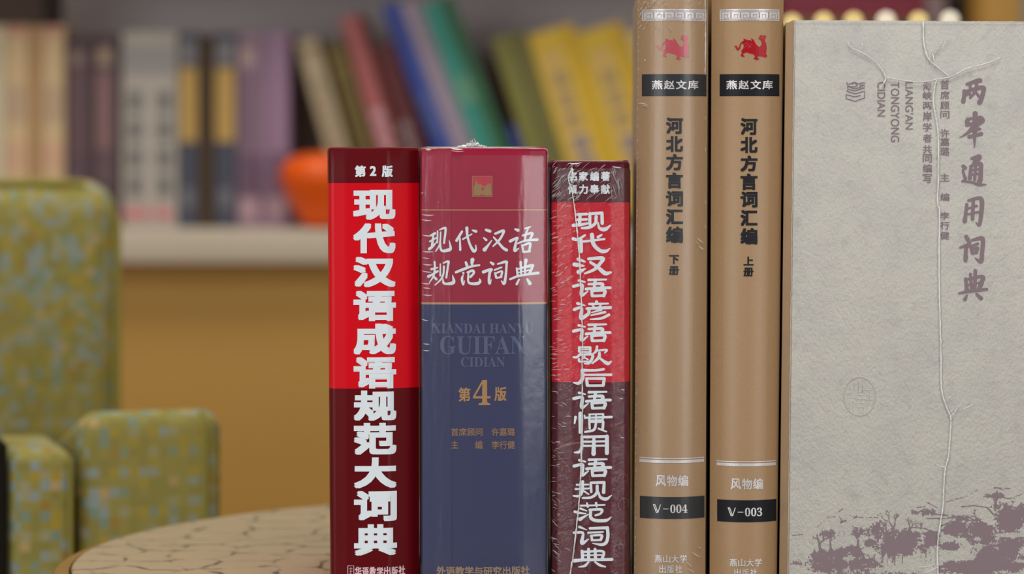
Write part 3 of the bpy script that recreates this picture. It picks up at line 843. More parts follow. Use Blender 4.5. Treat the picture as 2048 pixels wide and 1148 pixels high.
# embossed oval seal
mb = MB()
mb.tube([s_surf(1718.5 + 31.5 * math.cos(a), 792 + 38.5 * math.sin(a), .0001) for a in np.linspace(0, 2 * math.pi, 49)], .00028, 6)
for pts in ([(1695, 778), (1708, 778), (1708, 768)], [(1700, 770), (1700, 786), (1692, 786)], [(1694, 795), (1712, 795), (1712, 815)], [(1698, 800), (1698, 818)], [(1705, 800), (1705, 822)], [(1690, 800), (1694, 810)],
            [(1716, 760), (1716, 785), (1724, 785), (1724, 762)], [(1716, 790), (1728, 790)], [(1714, 798), (1730, 798)], [(1714, 806), (1730, 806)], [(1716, 814), (1726, 814), (1726, 826), (1716, 826), (1716, 814)], [(1722, 790), (1722, 812)],
            [(1732, 770), (1744, 778)], [(1731, 780), (1746, 780)], [(1738, 772), (1738, 800)], [(1732, 790), (1747, 792)], [(1731, 800), (1746, 800)], [(1734, 806), (1744, 812)], [(1734, 816), (1734, 804)]):
    mb.tube([s_surf(x, y, 0) for x, y in pts], .0002, 5)
mb.build('embossed_seal', FELT, sroot, 60)

# printed landscape: a raster of ink turned into strips


def vnoise(w, h, cell, seed):
    g = np.random.default_rng(seed).random((int(h / cell) + 3, int(w / cell) + 3))
    yy, xx = np.mgrid[0:h, 0:w] / cell
    i, j = yy.astype(int), xx.astype(int); u, v = yy - i, xx - j
    u = u * u * (3 - 2 * u); v = v * v * (3 - 2 * v)
    return g[i, j] * (1 - u) * (1 - v) + g[i + 1, j] * u * (1 - v) + g[i, j + 1] * (1 - u) * v + g[i + 1, j + 1] * u * v


PXR = 0.8; LX, LY, LW, LH = 1577, 960, 560, 230
W_, H_ = int(LW / PXR), int(LH / PXR)
yy, xx = np.mgrid[0:H_, 0:W_]; fx = LX + xx * PXR; fy = LY + yy * PXR
nz = vnoise(W_, H_, 13, 1) * .5 + vnoise(W_, H_, 6, 2) * .5 + vnoise(W_, H_, 2.8, 3) * .6 - .8
field = np.full((H_, W_), -1.0)


def blob(zx, zy, rx, ry, s=1.0):
    cx, cy = 1560 + zx / 2.561, 700 + zy / 2.561
    rx /= 2.561; ry /= 2.561
    global field
    field = np.maximum(field, s * (1 - ((fx - cx) / rx) ** 2 - ((fy - cy) / ry) ** 2))


for b in ((1180, 860, 85, 65), (1250, 830, 60, 50), (1330, 850, 110, 80), (1110, 745, 45, 14, .5), (1120, 800, 40, 20, .4), (1030, 940, 75, 60), (1150, 930, 70, 30, .4), (900, 915, 75, 38), (930, 860, 40, 14, .5), (775, 965, 42, 40), (870, 1000, 60, 25, .6),
          (645, 985, 70, 62), (570, 1010, 62, 65), (560, 940, 60, 28, .35), (510, 930, 40, 40, .35), (470, 1000, 40, 30, .35), (385, 1030, 65, 34), (300, 1040, 60, 28, .8), (200, 1060, 50, 48, .9), (255, 1100, 120, 36, .8), (420, 1090, 100, 40, .7), (100, 1095, 40, 14, .3),
          (1080, 1070, 110, 75), (1190, 1010, 90, 70), (1300, 1050, 110, 70), (1000, 1120, 80, 30), (900, 1110, 110, 32, .7), (1150, 1100, 130, 35), (740, 1010, 40, 20, .35), (470, 1180, 300, 40, .5), (1000, 1190, 300, 40, .7), (990, 880, 30, 20, .4), (250, 940, 40, 18, .25), (420, 930, 40, 18, .25), (730, 830, 40, 12, .2)):
    blob(*b)
ink = (field + nz * 1.7) > .02


def twig(pts, w):
    global ink
    for (x0, y0), (x1, y1) in zip(pts, pts[1:]):
        x0, y0, x1, y1 = (1560 + x0 / 2.561, 700 + y0 / 2.561, 1560 + x1 / 2.561, 700 + y1 / 2.561)
        dx, dy = x1 - x0, y1 - y0; L2 = dx * dx + dy * dy + 1e-6
        t = np.clip(((fx - x0) * dx + (fy - y0) * dy) / L2, 0, 1)
        d = np.hypot(fx - x0 - t * dx, fy - y0 - t * dy) + nz * 1.6
        ink |= d < w / 2


def grow(x, y, a, L, w, depth, R):
    x2, y2 = x + math.cos(a) * L, y + math.sin(a) * L
    twig([(x, y), (x2, y2)], w)
    if depth:
        for _ in range(R.choice((2, 2, 3))):
            grow(x2, y2, a + R.uniform(-.95, .95), L * R.uniform(.55, .85), w * .72, depth - 1, R)


R = random.Random(21)
for (x, y, a, L, w, d) in ((205, 1030, -1.7, 38, 4.2, 3), (255, 1030, -1.55, 45, 3.6, 3), (395, 1020, -1.5, 48, 3.4, 3), (500, 980, -1.7, 36, 3, 3), (575, 960, -1.5, 48, 3.4, 4), (640, 950, -.9, 40, 2.4, 3), (760, 960, -2.4, 34, 2.4, 3), (880, 900, -.5, 36, 2.4, 3), (1100, 820, -1.6, 36, 3, 3), (1040, 900, -2.2, 36, 2.6, 3), (820, 900, -.4, 34, 2.2, 3)):
    grow(x, y, a, L, w, d, R)
for pts, w in (([(690, 838), (740, 812), (800, 840), (860, 845)], 2.2), ([(750, 860), (840, 862), (905, 850), (940, 862)], 2.4), ([(700, 805), (740, 800)], 1.6), ([(755, 780), (800, 805)], 1.8), ([(850, 775), (960, 745), (1010, 715)], .9), ([(930, 800), (990, 795), (1060, 805)], 2.2), ([(1060, 805), (1090, 840), (1120, 850)], 2.4), ([(1040, 750), (1110, 745), (1170, 760), (1240, 735)], 1.8),
               ([(1095, 703), (1180, 708)], 1.4), ([(1110, 705), (1150, 718)], 1.2), ([(240, 855), (300, 850), (320, 880)], 1.6), ([(300, 825), (318, 812)], 1.6), ([(330, 838), (385, 855), (500, 855)], .9), ([(390, 848), (375, 862)], 1.6), ([(190, 905), (235, 860)], .7), ([(60, 948), (120, 942)], .7), ([(660, 905), (740, 912), (800, 935)], 2), ([(310, 880), (335, 872)], 3),
               ([(545, 1060), (545, 1095)], 2), ([(585, 1060), (585, 1098)], 2), ([(625, 1050), (625, 1090)], 2), ([(720, 1050), (720, 1075)], 1.4), ([(745, 1040), (745, 1080)], 1.4), ([(770, 1040), (770, 1078)], 1.4), ([(480, 1050), (485, 1120)], 2)):
    twig(pts, w)
gap = np.full((H_, W_), -1.0)
field, keep = gap, field
for b in ((880, 1050, 110, 26), (960, 1058, 50, 16), (690, 1070, 60, 16), (1240, 1030, 24, 22), (450, 1025, 40, 20), (1190, 945, 100, 13), (1010, 965, 26, 13), (540, 1070, 10, 34), (80, 1115, 60, 20), (640, 1118, 200, 8), (1230, 1078, 40, 10)): blob(*b)
ink &= ~((field + nz * 1.2) > .2)
vs = []; fs = []
for r in range(H_):
    row = np.concatenate([[0], ink[r].astype(int), [0]]); d = np.diff(row)
    for a, b in zip(np.where(d == 1)[0], np.where(d == -1)[0]):
        k = len(vs); x0, x1 = LX + a * PXR, LX + b * PXR; y0 = LY + r * PXR
        vs += [s_surf(x0, y0, .0001), s_surf(x1, y0, .0001), s_surf(x1, y0 + PXR, .0001), s_surf(x0, y0 + PXR, .0001)]
        fs.append((k, k + 3, k + 2, k + 1))
mesh('printed_landscape', vs, fs, MAUVE_INK, sroot)


def st_bump(n):
    a = n.noise(25, 2, n.coords(), .5)
    return n.bump(a, .25, .001)


# film over the slipcase
wv = hexa(SX1 - SC - .0004, SX0 - SC - .0004, SXR - SC + .0004, SXR - SC + .0004, -.0013, .05, .001, STOP + .0004, STOP - .0008)
ws = mesh('shrink_wrap', wv, [(0, 1, 5, 4), (3, 0, 4, 7), (4, 5, 6, 7)], film_mat('tight shrink film', st_bump, .8, .012, .25), sroot)
mb = MB()
ss = lambda x, y, o: s_surf(x, y, o + .0006)
MAIN = [(1846, 40), (1846, 78), (1853, 111), (1869, 131), (1899, 154)]
seam_and_glint(mb, MAIN, ss, .0004, .0004, .8)
seam_and_glint(mb, [(1864, 106), (1869, 125), (1883, 142), (1899, 154)], ss, .0003, .0004, .8)
seam_and_glint(mb, [(1695, 85), (1702, 96), (1724, 106), (1750, 123), (1765, 142), (1770, 155.5), (1768, 164), (1758, 176)], ss, .0003, .0004, .8)
seam_and_glint(mb, [(1770, 155.5), (1800, 160), (1839, 165), (1872, 159), (1899, 154), (1931, 138), (1972, 127), (2000, 116)], ss, .00025, .0004, .8)
seam_and_glint(mb, [(1872, 160), (1868, 176), (1866, 206), (1872, 242), (1876, 279), (1875.5, 355), (1874, 405), (1878, 426), (1877, 519), (1878, 593), (1880, 666), (1881, 720), (1882, 778), (1892, 813), (1900, 833), (1900, 856), (1896, 911), (1890, 934), (1887, 965), (1885, 1012), (1880, 1044), (1874, 1094), (1875, 1150), (1876, 1186)], ss, .00032, .0004, .8, 10)
seam_and_glint(mb, [(1900, 833), (1910, 822), (1915, 813), (1927, 817), (1945, 807)], ss, .0002, .0004, 1.2)
seam_and_glint(mb, [(1870, 926), (1880, 932), (1890, 934)], ss, .0002, .0004, .8)
seam_and_glint(mb, [(1892, 797), (1902, 792)], ss, .00018, .0004, .8)
mb.build('seam_and_glint', SEAM, ws, 60)
mb = MB()
seam_and_glint(mb, [(1588.5, 46), (1585, 300), (1581.5, 600), (1578, 900), (1574.6, 1180)], ss, .00013, .0001, .9, 40)
seam_and_glint(mb, [(1590, 41.6), (1700, 42.2), (1850, 42.9), (2000, 43.6), (2200, 44.6), (2408, 45.6)], ss, .00018, .0001, .7, 30)
mb.build('edge_glint', CREASE_GLINT_SOFT, ws, 60)  # white tubes paint the film's glint along the case edges
it = []
R = random.Random(5)
for i in range(26): u = R.random(); it.append((1864 + u * 32 + R.uniform(-3, 3), 104 - u * 26 + R.uniform(-4, 5), R.uniform(4, 10), R.uniform(-75, -25), R.uniform(.8, 2.4)))
for i in range(14): it.append((1858 + R.uniform(-4, 10), R.uniform(115, 165), R.uniform(4, 14), R.uniform(50, 110), R.uniform(.8, 2)))
for i in range(10): it.append((1900 + R.uniform(0, 40), 150 - R.uniform(0, 14), R.uniform(6, 16), R.uniform(-30, -5), R.uniform(.6, 1.4)))
it += [(1703, 106, 14, 40, 1.4), (1716, 117, 8, 30, 1.2), (1724, 92, 18, 85, 5), (1732, 180, 3, 0, 3), (1848, 212, 4, 20, 3), (1902, 830, 16, -60, 3), (1871, 412, 12, -35, 3), (1860, 210, 12, 60, 3), (1852, 1096, 18, 20, 2.2), (1850, 1130, 40, -10, 3), (1862, 1138, 34, -25, 4), (1868, 1098, 26, -20, 2)]
for i in range(22): it.append((1588 + R.uniform(0, 8), R.uniform(420, 760), R.uniform(8, 20), R.uniform(-25, 5), R.uniform(.5, 1)))
ridges('crease_glint', it, ss, ws, CREASE_GLINT_SOFT, .0003, .0005)
GUS = crease_mat('bunched film', .22)
for q in ([(1854, 131), (1866, 130), (1898, 153), (1870, 159), (1853, 151)], [(1848, 166), (1868, 163), (1866, 180), (1860, 182)], [(1845, 1140), (1872, 1124), (1876, 1160), (1835, 1162)]):
    Print().poly(q).build('film_gusset', GUS, ws, ss, .0002, 0)

# ------------------------------------------------------------------ round table
TCX, TCY, TR = 0.080, 1.5335 - D0, 0.302


def table_mat():
    n = NT('crackle laminate')
    v = n.coords()
    nz = n.n('ShaderNodeTexNoise'); nz.inputs['Scale'].default_value = 22; nz.inputs['Detail'].default_value = 3; n.l(v, nz.inputs['Vector'])
    ad = n.n('ShaderNodeMixRGB', blend_type='ADD'); ad.inputs[0].default_value = .035
    n.l(v, ad.inputs[1]); n.l(nz.outputs['Color'], ad.inputs[2])
    vo = n.n('ShaderNodeTexVoronoi', feature='DISTANCE_TO_EDGE', voronoi_dimensions='2D'); vo.inputs['Scale'].default_value = 34
    n.l(ad.outputs[0], vo.inputs['Vector'])
    line = n.ramp(vo.outputs['Distance'], [(0, (1, 1, 1)), (.02, (.9, .9, .9)), (.06, (0, 0, 0))])
    msk = n.ramp(n.noise(55, 4, v, .65), [(.45, (.1, .1, .1)), (.56, (1, 1, 1))])
    spk = n.noise(90, 3, v, .6)
    base = n.mix(spk, lin((158, 142, 108)), lin((174, 157, 126)))
    n.l(n.mix(n.math('MULTIPLY', line, msk), base, lin((62, 56, 34))), n.b.inputs['Base Color'])
    n.b.inputs['Roughness'].default_value = .5
    return n.m


WOOD = plain('ochre wood', (140, 106, 48), .5, .35, var=.1, vscale=12)
tb = empty('round_table', (TCX, TCY, 0), 'round table with crackled cream top and ochre wooden rim carrying the six books', 'table')
MB().lathe([(TR - .002, TABLE_Z - .01), (TR, TABLE_Z - .008), (TR, TABLE_Z - .0008), (TR - .001, TABLE_Z)], 128).build('tabletop', table_mat(), tb, 30)
r2 = TR + .0005; r3 = TR + .012
MB().lathe([(TR - .06, TABLE_Z - .03), (r3 - .003, TABLE_Z - .03), (r3, TABLE_Z - .026), (r3, TABLE_Z - .008), (r3 - .0035, TABLE_Z - .003), (r2 + .001, TABLE_Z - .0015), (r2, TABLE_Z - .0045), (r2, TABLE_Z - .0105), (TR - .06, TABLE_Z - .0105)], 128).build('rim', WOOD, tb, 40)
DARKM = plain('dark metal', (50, 48, 46), .4, .5, .6)
MB().lathe([(.06, TABLE_Z - .035), (.03, TABLE_Z - .05), (.026, .05), (.04, .03)], 40).build('column', DARKM, tb, 40)
MB().lathe([(.2, 0), (.2, .008), (.19, .014), (.04, .032)], 64).build('base', DARKM, tb, 40)

# ------------------------------------------------------------------ armchair


def P(px, py, d): return Vector(((px - 1024) / FPX * d, d - D0, CAM_Z + (330 - py) / FPX * d))


def fabric_mat():
    n = NT('checked green fabric')
    v = n.coords((1 / .0060, 1 / .0060, 1), 'UV')
    fl = n.n('ShaderNodeVectorMath', operation='FLOOR'); n.l(v, fl.inputs[0])
    wn = n.n('ShaderNodeTexWhiteNoise', noise_dimensions='2D'); n.l(fl.outputs[0], wn.inputs['Vector'])
    G = lin((150, 142, 78)); G2 = lin((136, 130, 70)); Y = lin((172, 148, 48)); B = lin((138, 160, 168)); T = lin((112, 146, 142)); Pk = lin((192, 162, 118)); O = lin((160, 118, 48)); L = lin((158, 158, 132))
    c = n.ramp(wn.outputs['Value'], [(0, G), (.34, G2), (.52, Y), (.62, B), (.71, T), (.79, L), (.88, O), (.93, Pk), (.96, B)], 'CONSTANT')
    big = n.noise(9, 2, n.coords((1, 1, 1), 'UV'))
    c2 = n.mix(n.ramp(big, [(.4, (.3, .3, .3)), (.65, (.62, .62, .62))]), c, G)
    n.l(c2, n.b.inputs['Base Color'])
    n.b.inputs['Roughness'].default_value = .85; n.b.inputs['Specular IOR Level'].default_value = .15
    n.l(n.bump(n.noise(1500, 2, n.coords((1, 1, 1), 'UV')), .3, .0006), n.b.inputs['Normal'])
    return n.m


FAB = fabric_mat()
PIPE = plain('olive piping', (142, 134, 66), .8, .2)
DARKF = plain('dark brown shade and rail', (30, 26, 20), .9, .1)  # near black for painted gap shade and for the side rail
DA = 1.80
pa = P(152, 825, DA)
ROT = math.radians(16)
ch = empty('armchair', (pa.x, pa.y, 0), 'green armchair in checked fabric beside the table', 'armchair', None, (0, 0, ROT))
za = pa.z
AW = 288 / FPX * DA / math.cos(ROT)
# front arm block, its inner flank and the back; local x runs along the arm's front, y away from the viewer


def slope(co):
    return Vector((co.x, co.y, co.z - max(0, co.y - .01) * .22 * max(0, min(1, (co.z - .1) / .4))))


MB().box(.002, AW, 0, .14, .14, za).build('arm', FAB, ch, 40, .013, 4, True, slope)
mb = MB()
zt = za + .0005
path = [(AW - .0115, -.0004, .16), (AW - .0115, -.0004, za - .02), (AW - .0125, .0006, za - .010), (AW - .0135, .006, za - .002)]
mb.tube(path, .0018, 8); mb.build('piping', PIPE, ch, 60)
LWID = .041
MB().box(-LWID, -.001, -.006, .11, .14, za - .022).build('seat_side', FAB, ch, 40, .009, 3, True)
MB().tube([(-.004, -.0065, .16), (-.004, -.0065, za - .028)], .0018, 8).build('piping', PIPE, ch, 60)
DB = 2.17
MB().box(-LWID - .01, -LWID - .0005, -.008, .11, .14, za - .016).build('gap_shade', DARKF, ch, 40, .003, 2)  # dark strip put where shade lies beside the seat
q0 = P(247, 358, DB); inv = ch.matrix_basis.inverted()
import mathutils
M = mathutils.Matrix.Translation((pa.x, pa.y, 0)) @ mathutils.Matrix.Rotation(ROT, 4, 'Z')
q = M.inverted() @ q0
MB().box(q.x - .52, q.x, q.y, q.y + .09, .585, q0.z).build('back', FAB, ch, 40, .028, 5, True)
MB().tube([(q.x - .003, q.y + .012, .60), (q.x - .003, q.y + .012, q0.z - .03), (q.x - .03, q.y + .012, q0.z - .003), (q.x - .5, q.y + .012, q0.z - .003)], .003, 8).build('piping', PIPE, ch, 60)
MB().box(q.x - .52, q.x - .02, q.y + .01, q.y + .08, .30, .583).build('shade_panel', DARKF, ch, 40, .006, 2)  # dark panel paints the shaded gap below the back
MB().box(q.x - .52, -LWID - .004, .1, q.y + .012, .30, .42).build('seat', FAB, ch, 40, .02, 3, True)
for x, y in ((AW - .03, .03), (AW - .03, q.y + .05), (q.x - .49, .14), (q.x - .49, q.y + .05)):
    MB().lathe([(.012, 0), (.018, .302 if y > .05 else .145)], 16, 0, x, y).build('leg', DARKM, ch, 40)
MB().box(q.x - .52, AW - .002, .002, q.y + .075, .135, .30).build('base_frame', DARKF, ch, 40, .004, 2) if False else None
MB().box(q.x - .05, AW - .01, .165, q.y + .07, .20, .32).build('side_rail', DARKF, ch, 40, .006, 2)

# ------------------------------------------------------------------ bookcase
DBK = 3.19                         # spine plane of the shelved books
SH_Z = CAM_Z + (330 - 455) / FPX * DBK
YB = DBK - D0
YF = 3.08 - D0
SHELF = plain('off white shelf board', (200, 188, 170), .5, .3, var=.03, vscale=8)
PANEL = plain('ochre cabinet panel', (184, 142, 70), .55, .3, var=.06, vscale=5)
BACKP = plain('grey back panel', (212, 200, 200), .7, .2)
bc = empty('bookcase', (0, YF, 0), 'bookcase with off white shelf over an ochre wooden base', 'bookcase')
XL, XR = -.95, (1965 - 1024) / FPX * 3.08
U = SH_Z - .0345
MB().box(XL, XR + .04, 0, .36, U, SH_Z).build('shelf_board', SHELF, bc, 30, .002)
TOPZ = CAM_Z + (330 + 95) / FPX * 3.1
MB().box(XL, XR, .05, .36, TOPZ, TOPZ + .03).build('shelf_board', SHELF, bc, 30, .002)
MB().box(XL, XR + .04, .03, .36, 0, U).build('base_panel', PANEL, bc, 30, .002)
MB().box(XL, XR, .361, .38, SH_Z, 1.6).build('back_panel', BACKP, bc)
MB().box(XR, XR + .04, .0, .36, SH_Z, 1.6).build('upright', PANEL, bc, 30, .002)
MB().box(XL - .03, XL, .0, .36, 0, 1.6).build('upright', PANEL, bc, 30, .002)
MB().box(XL, XR, .05, .36, 1.35, 1.38).build('shelf_board', SHELF, bc, 30, .002)


def bgx(px): return (px - 1024) / FPX * DBK


PXB = FPX / DBK
_m = {}


def bmat(rgb, k=1.0, rough=.5):
    key = (rgb, k, rough)
    if key not in _m: _m[key] = plain('cloth %d %d %d' % rgb, rgb, rough, .3, var=.06, vscale=60, k=k)
    return _m[key]


def shelf_book(label, px0, px1, rgb, h=None, py_top=None, lean=0.0, depth=.15, patches=(), group='books on the shelf', y=0.0, foot=None, pages=True, seg=()):
    """px0/px1: spine columns (at its foot when it leans); patches: (u0, u1, v0, v1, rgb) as shares of the spine from its top"""
    w = (px1 - px0) / PXB
    if h is None: h = (455 - py_top) / PXB
    z0 = SH_Z + .0004 if foot is None else foot
    r = empty('book', (bgx(px0), YB + y, z0), label, 'book', group, (0, -math.radians(lean), 0))
    c = bmat(rgb); th = min(.003, w * .2)
    mb = MB(); nb = 6
    if pages:
        # boards and a slightly rounded spine
        pro = [(w * i / nb, .0025 * abs(2 * i / nb - 1) ** 2) for i in range(nb + 1)]
        out = [(0, depth)] + pro + [(w, depth)]; inn = [(th, depth)] + [(th + (w - 2 * th) * i / nb, .0025 + .002) for i in range(nb + 1)] + [(w - th, depth)]
        n = len(out); vs = [(x, yv, z) for z in (0, h) for x, yv in out] + [(x, yv, z) for z in (0, h) for x, yv in inn]
        fs = []
        for i in range(n - 1):
            fs += [(i, i + 1, n + i + 1, n + i), (2 * n + i, 3 * n + i, 3 * n + i + 1, 2 * n + i + 1), (i, 2 * n + i, 2 * n + i + 1, i + 1), (n + i, n + i + 1, 3 * n + i + 1, 3 * n + i)]
        for i in (0, n - 1): fs.append((i, n + i, 3 * n + i, 2 * n + i))
        mb.add(vs, fs); mb.build('cover', c, r, 30)
        MB().box(th, w - th, .0055, depth - .004, .003, h - .004).build('page_block', PAPER, r)
    for q in patches:
        u0, u1, v0, v1, col = q[:5]; nm = q[5] if len(q) > 5 else 'label_patch'
        k = 5; vs = []
        for i in range(k + 1):
            u = u0 + (u1 - u0) * i / k; yv = .0025 * abs(2 * u - 1) ** 2 - .0004
            vs += [(u * w, yv, h * (1 - v1)), (u * w, yv, h * (1 - v0))]
        mesh(nm, vs, [(2 * i, 2 * i + 2, 2 * i + 3, 2 * i + 1) for i in range(k)], bmat(col), r)
    for (u0, u1, v0, v1, cnt, col) in seg:   # a column of unreadable characters
        mb = MB(); dv = (v1 - v0) / cnt; rr = random.Random(int(px0 * 7 + cnt))
        for i in range(cnt):
            a0, a1 = v0 + i * dv + dv * .12, v0 + (i + 1) * dv - dv * .12
            for s in range(3):
                t = a0 + (a1 - a0) * (s + .3) / 3
                mb.add([(w * u0, -.0006, h * (1 - t)), (w * u1, -.0006, h * (1 - t)), (w * u1, -.0006, h * (1 - t - (a1 - a0) * .18)), (w * u0, -.0006, h * (1 - t - (a1 - a0) * .18))], [(0, 3, 2, 1)])
            for s in (.25, .7):
                x = u0 + (u1 - u0) * (s + rr.uniform(-.1, .1)); wv = (u1 - u0) * .16
                mb.add([(w * x, -.0008, h * (1 - a0)), (w * (x + wv), -.0008, h * (1 - a0)), (w * (x + wv), -.0008, h * (1 - a1)), (w * x, -.0008, h * (1 - a1))], [(0, 3, 2, 1)])
        mesh('title_lettering', mb.v, mb.f, bmat(col), r)
    return r


# upright books, from the left
BEIGE = (205, 178, 138); TANB = (176, 140, 98)
shelf_book('pale ivory book at the far left of the shelf', -34, 8, (200, 188, 160), py_top=52)
shelf_book('first beige book from the left, with red marks low on its spine', 10, 56, BEIGE, py_top=52, patches=[(.1, .9, 0, .05, (190, 140, 120)), (.1, .9, .30, .48, (184, 158, 130)), (.05, .95, .58, .72, (205, 165, 136)), (.2, .8, .8, .9, (205, 130, 108), 'spine_mark')])
shelf_book('thin tan book squeezed between the two beige books', 58, 80, TANB, py_top=52)
shelf_book('second beige book from the left, beside the plum pair', 82, 128, BEIGE, py_top=52, patches=[(.1, .9, 0, .05, (190, 140, 120)), (.1, .9, .30, .48, (184, 158, 130)), (.05, .95, .58, .72, (205, 165, 136)), (.1, .6, .8, .9, (205, 110, 100), 'spine_mark')])
shelf_book('added dark book shape lying flat on top of the beige books', -60, 84, (62, 44, 28), h=.045, foot=SH_Z + (455 - 52) / PXB + .0012)  # fills the dark area above the beige books
PLUM = (84, 66, 72)
shelf_book('left book of the dark plum pair', 134, 184, PLUM, py_top=70, patches=[(.1, .65, .09, .16, (140, 118, 112)), (.1, .6, .2, .62, (118, 88, 94)), (.1, .6, .64, .78, (96, 76, 88))], seg=[(.15, .5, .22, .6, 6, (96, 74, 82))])
shelf_book('right book of the dark plum pair, with rosier label', 187, 238, PLUM, py_top=70, patches=[(.12, .68, .07, .16, (160, 138, 120)), (.1, .66, .19, .6, (136, 104, 104)), (.1, .66, .62, .78, (104, 84, 90))])
shelf_book('wide grey cream book with dark characters and pink foot band', 244, 354, (176, 168, 158), py_top=64, patches=[(.05, .95, .08, .22, (150, 146, 146)), (.02, .5, .9, .96, (200, 130, 130), 'spine_mark'), (.6, .9, .9, .96, (200, 126, 130), 'spine_mark')], seg=[(.1, .38, .28, .86, 4, (112, 112, 112)), (.62, .9, .28, .86, 4, (112, 112, 112))])
NAVY = (74, 76, 90)
for lab, a, b in (('left navy book with an ochre spine label', 357, 396), ('right navy book with an ochre spine label', 428, 472)):
    shelf_book(lab, a, b, NAVY, py_top=66, patches=[(.08, .92, .04, .16, (124, 122, 126)), (.06, .94, .18, .56, (186, 152, 84)), (.2, .8, .80, .9, (110, 110, 118))])
shelf_book('dark brown book between the two navy books', 399, 425, (76, 58, 36), py_top=70)
MAUVE = (142, 116, 136)
shelf_book('left book of the mauve pair', 475, 526, MAUVE, py_top=66, patches=[(.05, .7, .08, .17, (170, 146, 142)), (.05, .9, .62, .84, (108, 84, 104)), (.05, .8, .85, .96, (176, 146, 152))], seg=[(.15, .65, .2, .6, 9, (122, 98, 114))])
shelf_book('right book of the mauve pair, by the dark gap', 528, 578, (150, 120, 146), py_top=64, patches=[(.15, .95, .62, .84, (120, 92, 114)), (.1, .9, .85, .96, (176, 146, 156))])
# leaning books
CR = (176, 160, 132)
A1 = 15.6
shelf_book('leaning cream book, first of the leaning row', 694, 738, CR, h=.2045, lean=A1, patches=[(0, 1, .055, .07, (120, 104, 70))], seg=[(.3, .7, .2, .9, 10, (150, 134, 108))])
shelf_book('leaning dark olive book beside the cream one', 752, 792, (98, 84, 42), h=.202, lean=A1 + .3, patches=[(0, 1, .07, .09, (130, 112, 60)), (.1, .9, .12, .9, (112, 98, 50))], seg=[(.3, .7, .2, .9, 8, (84, 70, 36))])
shelf_book('leaning rose pink book with pale round marks', 800, 846, (168, 96, 96), h=.231, lean=A1 + .6, patches=[(.75, 1, 0, 1, (112, 52, 44))] + [(.15, .7, .45 + i * .075, .5 + i * .075, (196, 150, 162), 'round_mark') for i in range(6)])
shelf_book('leaning dark maroon book with grey lettering', 855, 897, (92, 40, 44), h=.20, lean=17.0, seg=[(.1, .6, .42, .9, 6, (150, 138, 140))])
A2 = 20.4
shelf_book('leaning royal blue book, tallest group in the row', 926, 962, (58, 76, 152), h=.250, lean=A2, seg=[(.1, .8, .4, .6, 3, (90, 104, 160))])
shelf_book('leaning lilac grey book between blue and teal ones', 965.5, 1003, (160, 148, 164), h=.252, lean=A2 + .05, patches=[(.6, .8, 0, 1, (134, 106, 130))])
shelf_book('leaning teal book with a dark green edge', 1006.5, 1072, (58, 142, 128), h=.251, lean=A2 + .1, patches=[(.56, 1, 0, 1, (44, 96, 66)), (.2, .95, .34, .46, (104, 152, 128))])
shelf_book('small blue book low between teal and olive green ones', 1077, 1092, (52, 72, 150), h=.112, lean=17)
A3 = 16.8
shelf_book('leaning olive green book beside the yellow pair', 1097, 1166, (128, 126, 62), h=.209, lean=A3, patches=[(.4, 1, 0, 1, (108, 104, 56))])
YEL = (214, 180, 58)
YL = [(.12, .62, .1, .9, (206, 172, 96)), (.7, 1, 0, 1, (204, 166, 40))]
shelf_book('left yellow book with grey and blue lettering', 1172, 1266, YEL, h=.2125, lean=A3 + .1, patches=YL, seg=[(.22, .6, .2, .52, 3, (160, 140, 100)), (.25, .6, .54, .74, 2, (104, 108, 152))])
shelf_book('right yellow book, partly behind the tall tan books', 1272, 1364, YEL, h=.215, lean=A3 + .2, patches=YL, seg=[(.22, .6, .2, .52, 3, (160, 140, 100)), (.25, .6, .54, .74, 2, (104, 108, 152))])
shelf_book('pale yellow leaning book, last before the tall tan books', 1371, 1440, (214, 192, 130), h=.216, lean=A3 + .3)

# right end of the shelf, seen over the slipcase
mx0, mx1 = bgx(1560), bgx(1841)
zt = CAM_Z + (330 + 14) / FPX * (DBK - .05)
bx = empty('storage_box', ((mx0 + mx1) / 2, YB - .03, SH_Z + .0004), 'maroon box on the shelf behind the grey slipcase', 'box')
hw = (mx1 - mx0) / 2; zl = CAM_Z + (330 - 33) / FPX * (DBK - .03) - SH_Z
MB().box(-hw, hw, 0, .2, 0, zl).build('box_body', bmat((120, 84, 62)), bx, 30, .002)
MB().box(-hw - .001, hw + .001, -.001, .201, zl, zt - SH_Z).build('lid', bmat((132, 46, 66)), bx, 30, .002)
shelf_book('grey lilac book right of the maroon box', 1846, 1892, (178, 158, 162), py_top=-12)
shelf_book('black book next to the ochre upright', 1895, 1930, (44, 30, 34), py_top=-8)
# made-up glowing string in front of the box, standing in for blurred highlights
ls = empty('highlight_string', (bgx(1740), YB - .09, SH_Z + .0004), 'added string of pale yellow and white glowing beads standing in for highlights above the slipcase edge', 'highlight stand-in')


def glow(name, col, s):
    n = NT(name); n.b.inputs['Base Color'].default_value = (*col, 1); n.b.inputs['Emission Color'].default_value = (*col, 1); n.b.inputs['Emission Strength'].default_value = s
    return n.m


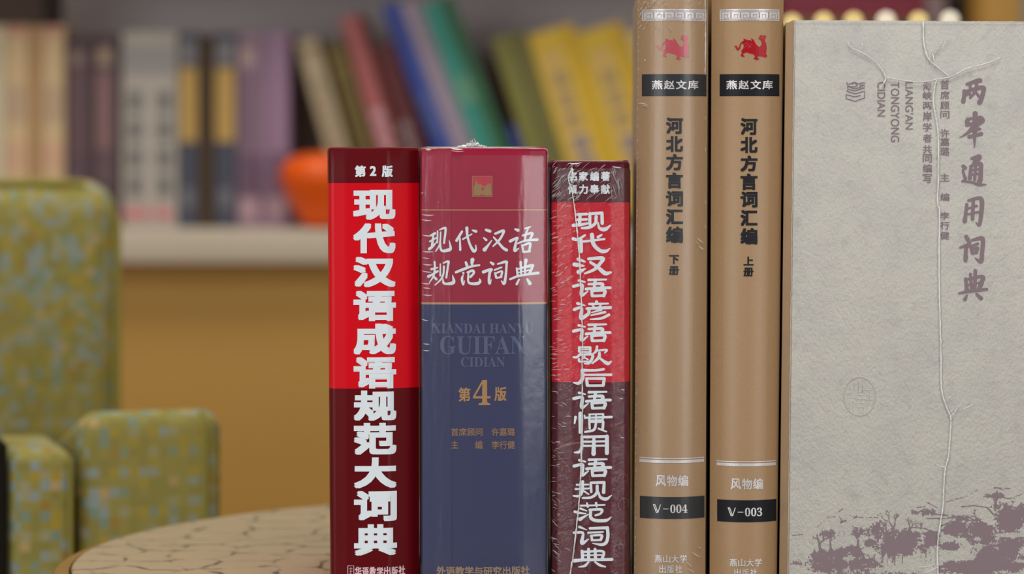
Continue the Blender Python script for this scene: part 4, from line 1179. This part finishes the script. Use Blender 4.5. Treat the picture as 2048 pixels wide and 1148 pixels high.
GY = glow('pale yellow highlight glow', (1.0, .82, .32), 1.5); GW = glow('white highlight glow', (1.0, .93, .72), 1.7)  # emission paints the highlights on the beads
dl = DBK - .09
zb = lambda py: CAM_Z + (330 - py) / FPX * dl - SH_Z
xs = [1584, 1647, 1707, 1772, 1837, 1900]
xl = [(x - 1024) / FPX * dl - ls.location.x for x in xs]
ys = [47, 44, 43, 42, 43, 41]
wire = [(xl[0] - .03, .004, zb(50))] + [(x, .004, zb(y + 6)) for x, y in zip(xl, ys)] + [(xl[-1] + .012, .004, zb(70)), (xl[-1] + .014, .004, .004), (xl[-1] + .022, .004, .002)]
MB().tube(wire, .0012, 6).build('wire', bmat((60, 60, 40)), ls, 60)
for i, (x, y) in enumerate(zip(xl, ys)):
    MB().lathe([(.001, zb(y) - .0055), (.0045, zb(y) - .0035), (.0056, zb(y)), (.0045, zb(y) + .0035), (.001, zb(y) + .0055)], 14, 0, x, .0).build('glow_bead', GW if i in (3, 5) else GY, ls, 60)

# orange ornament on the shelf edge
og = empty('ornament', ((640 - 1024) / FPX * 3.13, 3.13 - D0, SH_Z + .0004), 'round orange ornament tapering to its foot, behind the red dictionary', 'ornament')
kk = 3.13 / FPX
prof = [(.004, .0), (22 * kk, .001), (36 * kk, 10 * kk), (52 * kk, 35 * kk), (70 * kk, 68 * kk), (80 * kk, 95 * kk), (80 * kk, 115 * kk), (68 * kk, 135 * kk), (44 * kk, 147 * kk), (14 * kk, 151 * kk)]
mb = MB(); S_ = spline([(a, b, 0) for a, b in prof], 5)
mb.lathe([(max(.001, a), b) for a, b, _ in S_], 40)
mb.build('body', plain('glossy orange', (236, 92, 8), .4, .4, k=1.05), og, 60)
MB().tube([(0, 0, 150 * kk), (.002, 0, 158 * kk), (.006, 0, 163 * kk)], [.002, .0016, .001], 8).build('stalk', bmat((96, 70, 30)), og, 60)

# ------------------------------------------------------------------ room
struct(MB().box(-2.8, 2.8, -3.6, 2.2, -.05, 0).build('floor', plain('floor', (150, 124, 88), .5, .3, var=.06, vscale=6)))
WALLM = plain('wall paint', (206, 200, 190), .8, .2)
struct(MB().box(-2.8, 2.8, 2.2, 2.3, 0, 2.75).build('wall_back', WALLM))
struct(MB().box(-2.9, -2.8, -3.6, 2.2, 0, 2.75).build('wall_left', WALLM))
struct(MB().box(2.8, 2.9, -3.6, 2.2, 0, 2.75).build('wall_right', WALLM))
struct(MB().box(-2.8, 2.8, -3.6, 2.2, 2.75, 2.8).build('ceiling', plain('ceiling paint', (225, 222, 216), .8, .2)))
